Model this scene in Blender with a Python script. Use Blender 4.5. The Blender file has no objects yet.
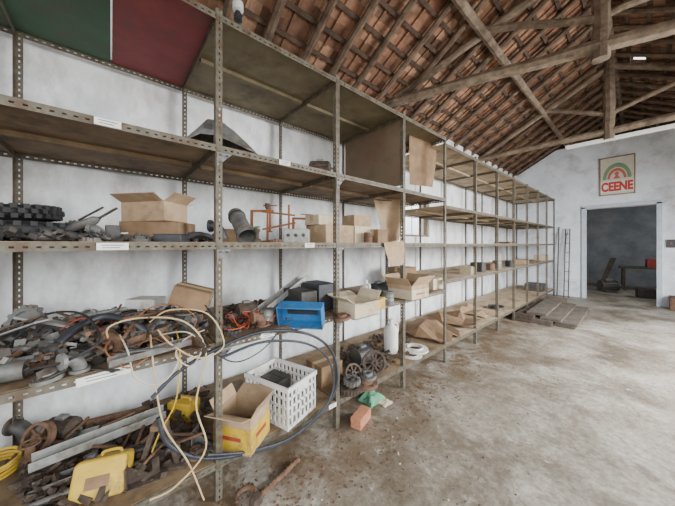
import bpy, math, random
from mathutils import Vector, Matrix, Euler
random.seed(7)
R=math.radians; PI=math.pi
F=262.0; TH=math.atan(303/262.0); ST=math.sin(TH); CT=math.cos(TH); EYE=1.58; HY=244.0
RC=TH
col=bpy.context.scene.collection
# ---------------------------------------------------------------- placing
def W(s,D,z): return Vector((-D,s,z))
def P(px,D,z):
    k=(px-337.5)/F; s=D*(CT+k*ST)/(ST-k*CT); return W(s,D,z)
def Q(px,py,D):
    p=P(px,D,0); s=p.y; Z=s*CT+D*ST; p.z=EYE-(py-HY)*Z/F; return p
def A(px,py,z):
    Z=(EYE-z)*F/(py-HY); X=(px-337.5)/F*Z
    return W(X*ST+Z*CT, -X*CT+Z*ST, z)
def Rr(px,s,z):
    k=(px-337.5)/F; D=s*(ST-k*CT)/(CT+k*ST); return W(s,D,z)
# ---------------------------------------------------------------- materials
def lin(c):
    r=[]
    for v in c:
        v=v/255.0
        r.append(v/12.92 if v<=.04045 else ((v+.055)/1.055)**2.4)
    return (r[0],r[1],r[2],1)
MC={}
def mat(name,c1,c2=None,scale=9,rough=.7,metal=0,bump=.15,lo=.35,hi=.65,c3=None,s3=3,stretch=None,c3lo=.5,c3hi=.66):
    if name in MC: return MC[name]
    m=bpy.data.materials.new(name); m.use_nodes=True; nt=m.node_tree; n=nt.nodes; l=nt.links
    b=n['Principled BSDF']; b.inputs['Roughness'].default_value=rough; b.inputs['Metallic'].default_value=metal
    tc=n.new('ShaderNodeTexCoord'); mp=n.new('ShaderNodeMapping'); l.new(tc.outputs['Object'],mp.inputs['Vector'])
    if stretch: mp.inputs['Scale'].default_value=stretch
    no=n.new('ShaderNodeTexNoise'); no.inputs['Scale'].default_value=scale; no.inputs['Detail'].default_value=7; no.inputs['Roughness'].default_value=.65
    l.new(mp.outputs[0],no.inputs['Vector'])
    cr=n.new('ShaderNodeValToRGB'); cr.color_ramp.elements[0].position=lo; cr.color_ramp.elements[1].position=hi
    cr.color_ramp.elements[0].color=lin(c1); cr.color_ramp.elements[1].color=lin(c2 or [min(255,x*1.25) for x in c1])
    l.new(no.outputs['Fac'],cr.inputs['Fac']); out=cr.outputs['Color']
    if c3:
        n2=n.new('ShaderNodeTexNoise'); n2.inputs['Scale'].default_value=s3; n2.inputs['Detail'].default_value=8; n2.inputs['Roughness'].default_value=.7
        l.new(mp.outputs[0],n2.inputs['Vector'])
        r2=n.new('ShaderNodeValToRGB'); r2.color_ramp.elements[0].position=c3lo; r2.color_ramp.elements[1].position=c3hi
        l.new(n2.outputs['Fac'],r2.inputs['Fac'])
        mx=n.new('ShaderNodeMix'); mx.data_type='RGBA'; l.new(r2.outputs['Color'],mx.inputs['Factor'])
        l.new(out,mx.inputs['A']); mx.inputs['B'].default_value=lin(c3); out=mx.outputs['Result']
    l.new(out,b.inputs['Base Color'])
    if bump:
        bp=n.new('ShaderNodeBump'); bp.inputs['Strength'].default_value=bump; bp.inputs['Distance'].default_value=.02
        l.new(no.outputs['Fac'],bp.inputs['Height']); l.new(bp.outputs[0],b.inputs['Normal'])
    MC[name]=m; return m
def slotted(name,c1,c2,mode):
    m=mat(name,c1,c2,scale=14,rough=.6,metal=.15,bump=.1,c3=(80,60,42),s3=9,c3lo=.46,c3hi=.62)
    nt=m.node_tree;n=nt.nodes;l=nt.links
    b=n['Principled BSDF']; out=[x for x in n if x.type=='OUTPUT_MATERIAL'][0]
    tc=n.new('ShaderNodeTexCoord'); sp=n.new('ShaderNodeSeparateXYZ'); l.new(tc.outputs['Object'],sp.inputs[0])
    def mth(op,a,b_=None,c_=None):
        q=n.new('ShaderNodeMath'); q.operation=op
        for i,v in enumerate((a,b_,c_)):
            if v is None: continue
            if isinstance(v,(int,float)): q.inputs[i].default_value=v
            else: l.new(v,q.inputs[i])
        return q.outputs[0]
    x,y,z=sp.outputs
    if mode=='post': a=mth('MAXIMUM',mth('ABSOLUTE',x),mth('ABSOLUTE',y)); t=z
    elif mode=='y': a=mth('MAXIMUM',mth('ABSOLUTE',x),mth('ABSOLUTE',z)); t=y
    else: a=mth('MAXIMUM',mth('ABSOLUTE',y),mth('ABSOLUTE',z)); t=x
    fr=mth('FRACT',mth('MULTIPLY',t,1/.038))
    h1=mth('MULTIPLY',mth('LESS_THAN',mth('ABSOLUTE',mth('SUBTRACT',fr,.5)),.2),mth('LESS_THAN',mth('ABSOLUTE',mth('SUBTRACT',a,.021)),.0042))
    tr=n.new('ShaderNodeBsdfTransparent'); ms=n.new('ShaderNodeMixShader')
    l.new(h1,ms.inputs[0]); l.new(b.outputs[0],ms.inputs[1]); l.new(tr.outputs[0],ms.inputs[2]); l.new(ms.outputs[0],out.inputs['Surface'])
    return m
STL=((80,76,64),(108,102,86))
m_post=slotted('slotted_post',*STL,'post'); m_ry=slotted('slotted_rail_y',*STL,'y'); m_rx=slotted('slotted_rail_x',*STL,'x')
m_panel=mat('shelf_panel',(106,86,62),(136,114,86),scale=5,rough=.75,bump=.1,c3=(80,62,44),s3=4)
m_panelL=mat('shelf_panel_light',(150,132,106),(176,158,130),scale=5,rough=.8,c3=(116,94,70),s3=4)
m_green=mat('green_panel',(48,78,58),(62,90,68),scale=4,rough=.7,c3=(70,74,58),s3=3)
m_red=mat('red_panel',(112,44,48),(128,58,58),scale=4,rough=.7,c3=(96,58,50),s3=3)
m_olive=mat('olive_panel',(96,86,62),(116,104,78),scale=4,rough=.7,c3=(82,68,50),s3=3)
m_card=mat('cardboard',(156,130,100),(180,154,124),scale=6,rough=.9,bump=.05,c3=(136,110,82),s3=4)
m_cardD=mat('cardboard_dark',(112,88,62),(140,112,84),scale=6,rough=.9,bump=.08)
m_cardP=mat('cardboard_pale',(182,166,140),(204,190,164),scale=6,rough=.9,bump=.05,c3=(160,142,114),s3=4)
m_tape=mat('tape',(162,140,102),(178,156,120),rough=.35,bump=0)
m_rust=mat('rust',(84,62,48),(122,92,70),scale=22,rough=.9,metal=.1,bump=.3)
m_rustO=mat('rust_orange',(112,68,42),(148,96,62),scale=22,rough=.9,bump=.3)
m_rustD=mat('rust_dark',(58,48,42),(92,78,66),scale=22,rough=.85,metal=.2,bump=.3)
m_steel=mat('steel_grey',(92,92,90),(130,130,126),scale=14,rough=.55,metal=.3,c3=(96,80,64),s3=8)
m_steelD=mat('steel_dark',(52,52,52),(84,82,78),scale=14,rough=.55,metal=.3,c3=(80,66,52),s3=8)
m_alu=mat('aluminium',(142,142,138),(174,174,168),scale=12,rough=.5,metal=.3,c3=(122,112,98),s3=7)
m_blk=mat('black_rubber',(28,28,30),(48,46,46),scale=18,rough=.75)
m_hose=mat('black_hose',(28,32,38),(52,56,64),scale=10,rough=.5)
m_beige=mat('beige_cable',(176,152,108),(196,174,132),scale=20,rough=.6,bump=0)
m_orange=mat('orange_wire',(180,80,48),(200,98,62),scale=20,rough=.5,bump=0)
m_white=mat('white_plastic',(206,206,200),(226,226,222),scale=5,rough=.5,c3=(172,162,144),s3=5,bump=.03)
m_yel=mat('yellow_plastic',(188,152,36),(206,172,58),scale=6,rough=.5,c3=(136,108,52),s3=7,bump=.04)
m_blue=mat('blue_paint',(38,98,150),(56,122,176),scale=6,rough=.5,c3=(64,82,100),s3=8)
m_dkpl=mat('dark_plastic',(36,36,40),(56,56,60),scale=8,rough=.5)
m_red2=mat('red_paint',(140,48,40),(158,66,54),scale=8,rough=.5)
m_grn=mat('green_cloth',(74,124,96),(98,152,118),scale=12,rough=.8)
m_brick=mat('brick',(160,100,72),(182,124,94),scale=20,rough=.95)
m_paper=mat('paper',(210,208,200),(226,224,216),rough=.9,bump=0)
m_ink=mat('ink',(60,60,80),(70,70,90),bump=0)
m_wood=mat('old_timber',(92,76,62),(140,122,102),scale=7,rough=.9,bump=.5,c3=(76,62,50),s3=3)
m_woodR=mat('rafter_timber',(72,56,44),(116,96,78),scale=7,rough=.9,bump=.4)
m_batten=mat('batten_timber',(56,42,32),(88,68,52),scale=7,rough=.9,bump=.3)
m_plank=mat('grey_plank',(70,62,54),(104,94,82),scale=9,rough=.9,bump=.3)
# ---------------------------------------------------------------- mesh builder
class MB:
    def __init__(s,off=None): s.v=[]; s.f=[]; s.M=Matrix.Identity(4); s.off=off
    def add(s,vs,fs):
        b=len(s.v)
        for v in vs: s.v.append(s.M@Vector(v))
        for f in fs: s.f.append(tuple(b+i for i in f))
        return s
    def box(s,cx,cy,cz,sx,sy,sz,rot=None,j=0):
        m=Matrix.Translation((cx,cy,cz))
        if rot: m=m@Euler(rot).to_matrix().to_4x4()
        vs=[]
        for x in(-.5,.5):
            for y in(-.5,.5):
                for z in(-.5,.5):
                    vs.append(m@Vector((x*sx+random.uniform(-j,j),y*sy+random.uniform(-j,j),z*sz+random.uniform(-j,j))))
        return s.add(vs,[(0,1,3,2),(4,6,7,5),(0,4,5,1),(2,3,7,6),(0,2,6,4),(1,5,7,3)])
    def tube(s,pts,r,seg=8,closed=False,jit=0):
        pts=[Vector(p) for p in pts]; n=len(pts); rs=r if isinstance(r,(list,tuple)) else [r]*n
        vs=[];prev=None
        for i,p in enumerate(pts):
            if closed: t=pts[(i+1)%n]-pts[i-1]
            else: t=pts[min(i+1,n-1)]-pts[max(i-1,0)]
            if t.length<1e-9: t=Vector((0,0,1))
            t.normalize()
            if prev is None:
                u=t.cross(Vector((0,0,1)))
                if u.length<.05: u=t.cross(Vector((1,0,0)))
            else: u=prev-t*prev.dot(t)
            if u.length<1e-6: u=t.orthogonal()
            u.normalize(); prev=u; w=t.cross(u)
            for k in range(seg):
                a=2*PI*k/seg; rr=rs[i]*(1+random.uniform(-jit,jit)); vs.append(p+(u*math.cos(a)+w*math.sin(a))*rr)
        fs=[]
        for i in range(n if closed else n-1):
            for k in range(seg):
                a=i*seg+k; b=i*seg+(k+1)%seg; c=((i+1)%n)*seg+(k+1)%seg; d=((i+1)%n)*seg+k; fs.append((a,b,c,d))
        if not closed: fs.append(tuple(range(seg))[::-1]); fs.append(tuple((n-1)*seg+k for k in range(seg)))
        return s.add(vs,fs)
    def lathe(s,prof,p0=(0,0,0),ax=(0,0,1),seg=20,caps=True,closed=False):
        q=Vector(ax).normalized().to_track_quat('Z','Y').to_matrix().to_4x4(); m=Matrix.Translation(p0)@q
        vs=[m@Vector((r*math.cos(2*PI*k/seg),r*math.sin(2*PI*k/seg),z)) for r,z in prof for k in range(seg)]
        n=len(prof); fs=[]
        for i in range(n if closed else n-1):
            for k in range(seg):
                a=i*seg+k;b=i*seg+(k+1)%seg;j=(i+1)%n; fs.append((a,b,j*seg+(k+1)%seg,j*seg+k))
        if caps and not closed: fs.append(tuple(range(seg))[::-1]); fs.append(tuple((n-1)*seg+k for k in range(seg)))
        return s.add(vs,fs)
    def prism(s,poly,h,m=None):
        m=m or Matrix.Identity(4); n=len(poly)
        vs=[m@Vector((x,y,0)) for x,y in poly]+[m@Vector((x,y,h)) for x,y in poly]
        fs=[tuple(range(n))[::-1],tuple(range(n,2*n))]+[(i,(i+1)%n,n+(i+1)%n,n+i) for i in range(n)]
        return s.add(vs,fs)
    def ring(s,outer,inner,h,m=None):
        m=m or Matrix.Identity(4); n=len(outer)
        vs=[m@Vector((x,y,z)) for z in (0,h) for L in (outer,inner) for x,y in L]
        fs=[]
        for i in range(n):
            j=(i+1)%n
            fs+=[(i,n+i,n+j,j),(2*n+i,2*n+j,3*n+j,3*n+i),(i,j,2*n+j,2*n+i),(n+i,3*n+i,3*n+j,n+j)]
        return s.add(vs,fs)
    def grid(s,nx,ny,fn,th=.004):
        vs=[]
        for k in (0,1):
            for i in range(nx+1):
                for j in range(ny+1):
                    p=Vector(fn(i/nx,j/ny)); p.z-=k*th; vs.append(p)
        o=(nx+1)*(ny+1); fs=[]
        for i in range(nx):
            for j in range(ny):
                a=i*(ny+1)+j;b=a+1;c=a+ny+2;d=a+ny+1; fs.append((a,d,c,b)); fs.append((o+a,o+b,o+c,o+d))
        for i in range(nx):
            a=i*(ny+1);d=a+ny+1; fs.append((a,o+a,o+d,d)); a=i*(ny+1)+ny; d=a+ny+1; fs.append((a,d,o+d,o+a))
        for j in range(ny):
            a=j;b=j+1; fs.append((a,b,o+b,o+a)); a=nx*(ny+1)+j;b=a+1; fs.append((a,o+a,o+b,b))
        return s.add(vs,fs)
    def build(s,name,m,parent=None,sm=True,org=None,bev=0):
        vs=[Vector(v) for v in s.v]; o0=Vector((0,0,0))
        if org is not None: o0=Vector(org)
        elif parent is None:
            lo=[min(v[i] for v in vs) for i in range(3)]; hi=[max(v[i] for v in vs) for i in range(3)]
            o0=Vector(((lo[0]+hi[0])/2,(lo[1]+hi[1])/2,lo[2]))
        me=bpy.data.meshes.new(name); me.from_pydata([v-o0 for v in vs],[],s.f); me.materials.append(m)
        import bmesh
        bm=bmesh.new(); bm.from_mesh(me); bmesh.ops.recalc_face_normals(bm,faces=bm.faces); bm.to_mesh(me); bm.free()
        if sm:
            me.shade_smooth(); me.set_sharp_from_angle(angle=R(38))
        o=bpy.data.objects.new(name,me); col.objects.link(o); o.location=o0
        if parent is not None: o.parent=parent
        if bev:
            b=o.modifiers.new('b','BEVEL'); b.width=bev; b.segments=2; b.limit_method='ANGLE'
        return o
def tag(o,label,cat,group=None,kind=None):
    o['label']=label; o['category']=cat
    if group: o['group']=group
    if kind: o['kind']=kind
    return o
def thing(name,label,cat,loc,rz=0,group=None,rx=0,ry=0):
    o=bpy.data.objects.new(name,None); col.objects.link(o); o.empty_display_size=.05
    o.location=loc; o.rotation_euler=(rx,ry,rz); return tag(o,label,cat,group)
def struct(name,mb,m,parent=None,sm=False):
    o=mb.build(name,m,parent,sm=sm,org=(0,0,0))
    if parent is None: o['kind']='structure'
    return o
def circ(r,n,ph=0): return [(r*math.cos(2*PI*k/n+ph),r*math.sin(2*PI*k/n+ph)) for k in range(n)]
def smooth(pts,n=6,closed=False):
    pts=[Vector(p) for p in pts]; out=[]; N=len(pts)
    rng=range(N) if closed else range(N-1)
    for i in rng:
        g=lambda k: pts[k%N] if closed else pts[max(0,min(N-1,k))]
        a,b,c,d=g(i-1),g(i),g(i+1),g(i+2)
        for k in range(n):
            t=k/n; out.append(.5*((2*b)+(c-a)*t+(2*a-5*b+4*c-d)*t*t+(3*b-a-3*c+d)*t**3))
    if not closed: out.append(pts[-1])
    return out
# ---------------------------------------------------------------- room shell
XW=-2.78; SF=10.5; RX=-.35; ZR=5.36
m_wall=mat('whitewash_wall',(200,201,202),(232,233,233),scale=4,rough=.9,bump=.5,c3=(146,140,130),s3=1.8,lo=.36,hi=.58,stretch=(1,1,.6),c3lo=.5,c3hi=.78)
m_wallF=mat('whitewash_far',(208,213,220),(230,234,240),scale=2.2,rough=.9,bump=.25,c3=(186,186,188),s3=1.7,lo=.3,hi=.6)
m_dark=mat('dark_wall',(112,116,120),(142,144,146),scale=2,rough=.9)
w=MB()
wy0,wy1,wz0,wz1=3.85,4.85,1.72,2.42
for (y0,y1,z0,z1) in ((-3,wy0,0,3.9),(wy1,15,0,3.9),(wy0,wy1,0,wz0),(wy0,wy1,wz1,3.9)):
    w.box(XW-.12,(y0+y1)/2,(z0+z1)/2,.24,y1-y0,z1-z0)
struct('wall_left',w,m_wall)
w=MB()
dL,dR=-1.054,.283
for (x0,x1,z0,z1) in ((XW-.2,dL,0,3.92),(dR,2.3,0,3.92),(dL,dR,2.6,3.92)):
    w.box((x0+x1)/2,SF+.13,(z0+z1)/2,x1-x0,.26,z1-z0)
w.prism([(-2.72,3.92),(2.0,3.92),(1.0,4.48),(-1.72,4.5)],.26,Matrix.Translation((0,SF+.26,0))@Euler((PI/2,0,0)).to_matrix().to_4x4())
struct('wall_far',w,m_wallF)
w=MB()
w.box(dL-.03,SF-.02,1.32,.09,.06,2.64); w.box(dR+.03,SF-.02,1.32,.09,.06,2.64); w.box((dL+dR)/2,SF-.02,2.65,dR-dL+.15,.06,.09)
struct('door_1',w,mat('door_frame',(176,186,196),(196,204,212),rough=.7))
w=MB(); w.box(2.2,11.6,2,.24,7,4); struct('wall_right',w,m_wallF)
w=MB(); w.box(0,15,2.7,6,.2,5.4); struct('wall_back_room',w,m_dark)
w=MB()
wm=mat('window_frame',(110,90,70),(140,116,90))
for y in (wy0+.02,wy1-.02): w.box(XW-.08,y,(wz0+wz1)/2,.06,.04,wz1-wz0)
for z in (wz0+.02,wz1-.02): w.box(XW-.08,(wy0+wy1)/2,z,.06,wy1-wy0,.04)
for k in range(1,4): w.tube([(XW-.08,wy0+k*.25,wz0+.03),(XW-.08,wy0+k*.25,wz1-.03)],.007)
struct('window_1',w,wm)
# floor
fm=bpy.data.materials.new('floor_concrete'); fm.use_nodes=True; nt=fm.node_tree;n=nt.nodes;l=nt.links;b=n['Principled BSDF']
tc=n.new('ShaderNodeTexCoord')
def noise(sc,det=8,ro=.6,off=None,dist=0):
    q=n.new('ShaderNodeTexNoise'); q.inputs['Scale'].default_value=sc; q.inputs['Detail'].default_value=det; q.inputs['Roughness'].default_value=ro; q.inputs['Distortion'].default_value=dist
    if off:
        mp=n.new('ShaderNodeMapping'); mp.inputs['Location'].default_value=off; l.new(tc.outputs['Object'],mp.inputs[0]); l.new(mp.outputs[0],q.inputs['Vector'])
    else: l.new(tc.outputs['Object'],q.inputs['Vector'])
    return q.outputs['Fac']
def ramp(src,els):
    q=n.new('ShaderNodeValToRGB'); e=q.color_ramp.elements
    e[0].position=els[0][0]; e[0].color=lin(els[0][1]); e[1].position=els[-1][0]; e[1].color=lin(els[-1][1])
    for p_,c_ in els[1:-1]:
        x=e.new(p_); x.color=lin(c_)
    l.new(src,q.inputs['Fac']); return q.outputs['Color']
def mix(f,a,b_,op='MIX'):
    q=n.new('ShaderNodeMix'); q.data_type='RGBA'; q.blend_type=op
    if isinstance(f,float): q.inputs['Factor'].default_value=f
    else: l.new(f,q.inputs['Factor'])
    l.new(a,q.inputs['A']) if not isinstance(a,tuple) else setattr(q.inputs['A'],'default_value',a)
    l.new(b_,q.inputs['B']) if not isinstance(b_,tuple) else setattr(q.inputs['B'],'default_value',b_)
    return q.outputs['Result']
base=ramp(noise(1.0,14,.72,None,.3),[(.36,(108,98,84)),(.46,(144,135,120)),(.54,(172,165,151)),(.64,(202,197,185))])
fine=ramp(noise(26,10,.8),[(.36,(136,128,118)),(.6,(255,255,255))])
c=mix(.7,base,fine,'MULTIPLY')
st=ramp(noise(1.5,12,.72,(3,1,0),.5),[(.54,(0,0,0)),(.64,(225,225,225))])
c=mix(st,c,lin((92,78,62)))
st2=ramp(noise(7,12,.8,(1,7,0),.6),[(.58,(0,0,0)),(.66,(170,170,170))])
c=mix(st2,c,lin((88,76,62)))
sp=n.new('ShaderNodeSeparateXYZ'); l.new(tc.outputs['Object'],sp.inputs[0])
mr=n.new('ShaderNodeMapRange'); mr.inputs['From Min'].default_value=-.5; mr.inputs['From Max'].default_value=-1.6; l.new(sp.outputs['X'],mr.inputs['Value'])
mm=n.new('ShaderNodeMath'); mm.operation='MULTIPLY'; l.new(mr.outputs[0],mm.inputs[0]); l.new(ramp(noise(3.2,10,.75,(5,0,0),.5),[(.38,(60,60,60)),(.58,(255,255,255))]),mm.inputs[1])
c=mix(mm.outputs[0],c,lin((98,80,60)))
wsp=ramp(noise(5,10,.75,(9,2,0),.3),[(.6,(0,0,0)),(.68,(190,190,190))])
c=mix(wsp,c,lin((206,202,192)))
l.new(c,b.inputs['Base Color']); b.inputs['Roughness'].default_value=.5
bp=n.new('ShaderNodeBump'); bp.inputs['Strength'].default_value=.5; bp.inputs['Distance'].default_value=.02; l.new(noise(11,10,.75),bp.inputs['Height']); l.new(bp.outputs[0],b.inputs['Normal'])
w=MB(); w.box(1.2,6,-.05,9,20,.1); struct('floor',w,fm)
# ---------------------------------------------------------------- roof
tm=bpy.data.materials.new('clay_tiles'); tm.use_nodes=True; nt=tm.node_tree;n=nt.nodes;l=nt.links;b=n['Principled BSDF']
tc=n.new('ShaderNodeTexCoord'); mp=n.new('ShaderNodeMapping'); l.new(tc.outputs['Object'],mp.inputs[0])
mp.inputs['Scale'].default_value=(1/.2333,1/.24,0)
sn=n.new('ShaderNodeVectorMath'); sn.operation='FLOOR'; l.new(mp.outputs[0],sn.inputs[0])
wn=n.new('ShaderNodeTexWhiteNoise'); l.new(sn.outputs[0],wn.inputs['Vector'])
tcol=ramp(wn.outputs['Value'],[(0,(104,76,58)),(.3,(134,96,72)),(.6,(152,108,82)),(.9,(182,142,112)),(1,(124,102,84))])
c=mix(.7,tcol,ramp(noise(5,10,.72),[(.35,(112,102,96)),(.65,(255,255,255))]),'MULTIPLY')
l.new(c,b.inputs['Base Color']); b.inputs['Roughness'].default_value=.9
t=MB(); LEN=3.01; ang=math.atan(1.52/2.6); dx=math.cos(ang); dz=math.sin(ang)
S0,S1=-3.0,15.1; nrow=11; tw=.24
for sg in (-1,1):
    for i in range(nrow+1):
        for j in range(int((S1-S0)/tw)):
            if sg==1 and i==1 and j==44: continue
            d=i*.27+.14; y=S0+(j+.5)*tw
            x=RX+sg*d*dx; z=ZR-d*dz
            t.box(x,y,z+.01+random.uniform(-.006,.006),.31,tw*(1.0 if random.random()>.06 else .955),.014,rot=(random.uniform(-.03,.03),sg*(ang-.05),0))
            t.box(x,y+tw*.38,z-.008,.30,.03,.028,rot=(0,sg*(ang-.05),random.uniform(-.03,.03)))
t.box(RX,(S0+S1)/2,ZR+.05,.3,S1-S0,.05)
ceil=struct('ceiling',t,tm)
def on(sg,d,off,y): return Vector((RX+sg*d*dx - sg*off*dz, y, ZR-d*dz-off*dx))
for sg in (-1,1):
    for i in range(nrow+1):
        b_=MB(); d=i*.27+.26 if i<nrow else i*.27+.02
        p=on(sg,d,.035,0); b_.box(p.x,(S0+S1)/2,p.z,.045,S1-S0,.032,rot=(0,sg*ang,0)); b_.build('batten',m_batten,ceil)
    y=S0+.2
    while y<S1-.1:
        b_=MB(); yy=y+random.uniform(-.03,.03); r0=random.uniform(.036,.046)
        pts=[on(sg,.02+k*(LEN-.02)/5,.095,yy+random.uniform(-.014,.014)) for k in range(6)]
        b_.tube(pts,[r0*random.uniform(.9,1.1) for _ in pts],seg=7,jit=.07); b_.build('rafter',m_woodR,ceil); y+=.46
    b_=MB(); pts=[on(sg,1.36,.19,S0+k*(S1-S0)/14) for k in range(15)]
    b_.tube(pts,[.055*random.uniform(.92,1.08) for _ in pts],seg=8,jit=.05); b_.build('purlin',m_wood,ceil)
b_=MB(); b_.tube([(RX,S0+k*(S1-S0)/14,ZR-.12) for k in range(15)],.05,seg=8,jit=.05); b_.build('ridge_pole',m_wood,ceil)
def log(p0,p1,r0,r1,nm,par,n_=7,seg=8):
    p0=Vector(p0);p1=Vector(p1);m=MB(); pts=[];rs=[]
    for k in range(n_+1):
        u=k/n_; p=p0.lerp(p1,u)
        if 0<k<n_: p=p+Vector((random.uniform(-1,1),random.uniform(-1,1),random.uniform(-1,1)))*.012
        pts.append(p); rs.append((r0+(r1-r0)*u)*random.uniform(.92,1.08))
    m.tube(pts,rs,seg=seg,jit=.06)
    return m.build(nm,m_wood,par)
def truss(label,yL,yR,zt,kD,tr=.08):
    xl,xr=-2.9,2.15
    yy=lambda x: yL+(yR-yL)*(x-xl)/(xr-xl)
    o=Vector((-kD,yy(-kD),zt)); T=thing('roof_truss',label,'roof truss',o)
    V=lambda x,z: Vector((x,yy(x),z))-o
    log(V(xl,zt),V(xr,zt),tr-.005,tr+.005,'tie_beam',T,10)
    log(V(xl+.1,zt+.0),V(-kD,ZR-.3),.06,.055,'principal_rafter',T)
    log(V(xr-.1,zt+.0),V(-kD,ZR-.3),.06,.055,'principal_rafter',T)
    log(V(-kD,zt-.16),V(-kD,ZR-.12),.085,.08,'king_post',T)
    log(V(-kD,zt+.33),V(-1.55,4.63),.045,.045,'strut',T); log(V(-kD,zt+.33),V(.95,4.55),.045,.045,'strut',T)
truss('rough log roof truss nearest the camera, its thick tie beam above the cardboard panel',3.45,5.3,3.93,.31)
truss('rough log roof truss close to the far wall, above the last shelving bays',7.3,7.45,3.79,.40,.065)
T=thing('tube_light','long white fluorescent batten hanging just under the far tie beam','light',Vector((-.30,7.38,3.60)),.03)
m=MB(); m.box(0,0,.045,1.5,.06,.05); m.build('housing',m_paper,T,sm=False,bev=.004)
m=MB(); m.tube([(-.72,0,.008),(.72,0,.008)],.014,seg=10); m.build('glass_tube',m_paper,T)
for s_ in(-1,1):
    m=MB(); m.box(s_*.72,0,.01,.03,.03,.04); m.build('lamp_end',m_white,T,sm=False)
    m=MB(); m.box(s_*.5,.01,.1,.02,.02,.08); m.build('mounting_strap',m_steelD,T,sm=False)
T=thing('lamp_holder','small black and white lamp holder hanging by a wire above the top shelf','lamp holder',Q(238,22,2.3))
m=MB(); m.lathe([(.02,0),(.035,.01),(.035,.06),(.02,.09)]); m.build('bulb_socket',m_dkpl,T)
m=MB(); m.lathe([(.028,.09),(.045,.10),(.045,.16),(.02,.18)]); m.build('shade',m_white,T)
m=MB(); m.tube([(0,0,.18),(.0,0,.62)],.005,seg=6); m.build('wire',m_dkpl,T)
# ---------------------------------------------------------------- racks
L=.968; s0=.486; XF=-1.7; XB=-2.70
LV=[.24,.97,1.59,2.19,3.0]
LF=[.24,1.09,1.585,2.1,2.93]
PW=.038
def rack(name,label,n0,n1,levels,pm,own0,special=None):
    yA=s0+L*n0; root=thing(name,label,'shelving',(XF,yA,0))
    def rel(x,y,z): return (x-XF,y-yA,z)
    H=levels[-1]+.03
    for n_ in range(n0,n1+1):
        if n_==n0 and not own0: continue
        y=s0+L*n_
        for (x,sx) in ((XF,-1),(XB,1)):
            m=MB(); sy=1 if n_<n1 else -1
            m.box(0,sy*PW/2,H/2,.003,PW,H); m.box(sx*PW/2,0,H/2,PW,.003,H)
            o=m.build('post',m_post,root,sm=False,org=(0,0,0)); o.location=rel(x,y,0)
        for z in levels:
            m=MB(); m.box((XB-XF)/2,0,-.02,XF-XB-.01,.003,.04); m.box((XB-XF)/2,.0,-.0,XF-XB-.01,.04,.003)
            o=m.build('side_rail',m_rx,root,sm=False,org=(0,0,0)); o.location=(0,y-yA+.004,z-.006)
        if n_ in (0,1):
            for z in levels[1:4]:
                m=MB(); m.prism([(0,0),(.09,0),(0,-.09)],.003,Euler((PI/2,0,PI/2)).to_matrix().to_4x4())
                o=m.build('gusset_plate',m_steel,root,sm=False,org=(0,0,0)); o.location=(.003,y-yA+.005,z-.045)
                for (a,b2) in ((.02,-.015),(.06,-.015),(.02,-.06)):
                    m=MB(); m.lathe([(.008,0),(.008,.007)],(0.004,a,b2),(1,0,0),seg=6)
                    o2=m.build('bolt_head',m_steelD,o,org=(0,0,0))
    for n_ in range(n0,n1):
        y=s0+L*n_
        for li,z in enumerate(levels):
            for (x,sx,nm) in ((XF+.002,-1,'front_rail'),(XB-.002,1,'back_rail')):
                m=MB(); m.box(0,L/2,-.02,.003,L-.004,.04); m.box(sx*.02,L/2,0,.04,L-.004,.003)
                o=m.build(nm,m_ry,root,sm=False,org=(0,0,0)); o.location=rel(x,y,z-.003)
            mm_=pm
            if special and (n_,li) in special: mm_=special[(n_,li)]
            if isinstance(mm_,tuple):
                for q,mq in enumerate(mm_):
                    m=MB(); m.box((XB+XF)/2-XF,y-yA+L*(.25+.5*q),z-.004,XF-XB-.02,L/2-.008,.012); m.build('shelf_panel',mq,root,sm=False)
            else:
                m=MB(); m.box((XB+XF)/2-XF,y-yA+L/2,z-.003,XF-XB-.012,L-.012,.01)
                m.box((XB+XF)/2-XF,y-yA+L/2,z-.022,.04,L-.06,.03)
                m.build('shelf_panel',mm_,root,sm=False)
    return root,yA
near,yN=rack('shelving_rack','nearest long rack of olive slotted steel angle with brown shelves full of scrap',-2,3,LV,m_panel,True,
   {(-1,4):(m_green,m_red),(-2,4):(m_olive,m_green),(0,4):m_olive,(1,4):m_olive,(2,4):m_olive})
far,yF=rack('shelving_rack','farther slotted steel rack with pale mostly empty shelves running to the far wall',3,10,LF,m_panelL,False)
m=MB(); m.box(-.48,s0+2*L-yN+.012,2.6,.93,.01,.74); m.build('side_board',mat('hardboard',(100,84,64),(120,102,80),scale=4,c3=(104,76,62),s3=2),near,sm=False)
def card(px,z,wd=.12,h=.035,tilt=0):
    p=P(px,1.69,0); m=MB(); m.box(0,0,0,.002,wd,h,rot=(tilt,0,0)); o=m.build('label_card',m_paper,near,sm=False,org=(0,0,0)); o.location=(.008,p.y-yN,z)
    for k in range(2):
        m=MB(); m.box(.0015,-wd*.05*k,h*.18-k*h*.36,.0006,wd*(.7-.15*k),.0035); m.build('writing_line',m_ink,o,sm=False)
for a in ((108,2.168,.1),(113,1.568,.12),(285,2.17,.09),(105,.945,.2,.04,.05),(268,.95,.1),(310,1.57,.09),(333,.22,.08)): card(*a)
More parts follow.
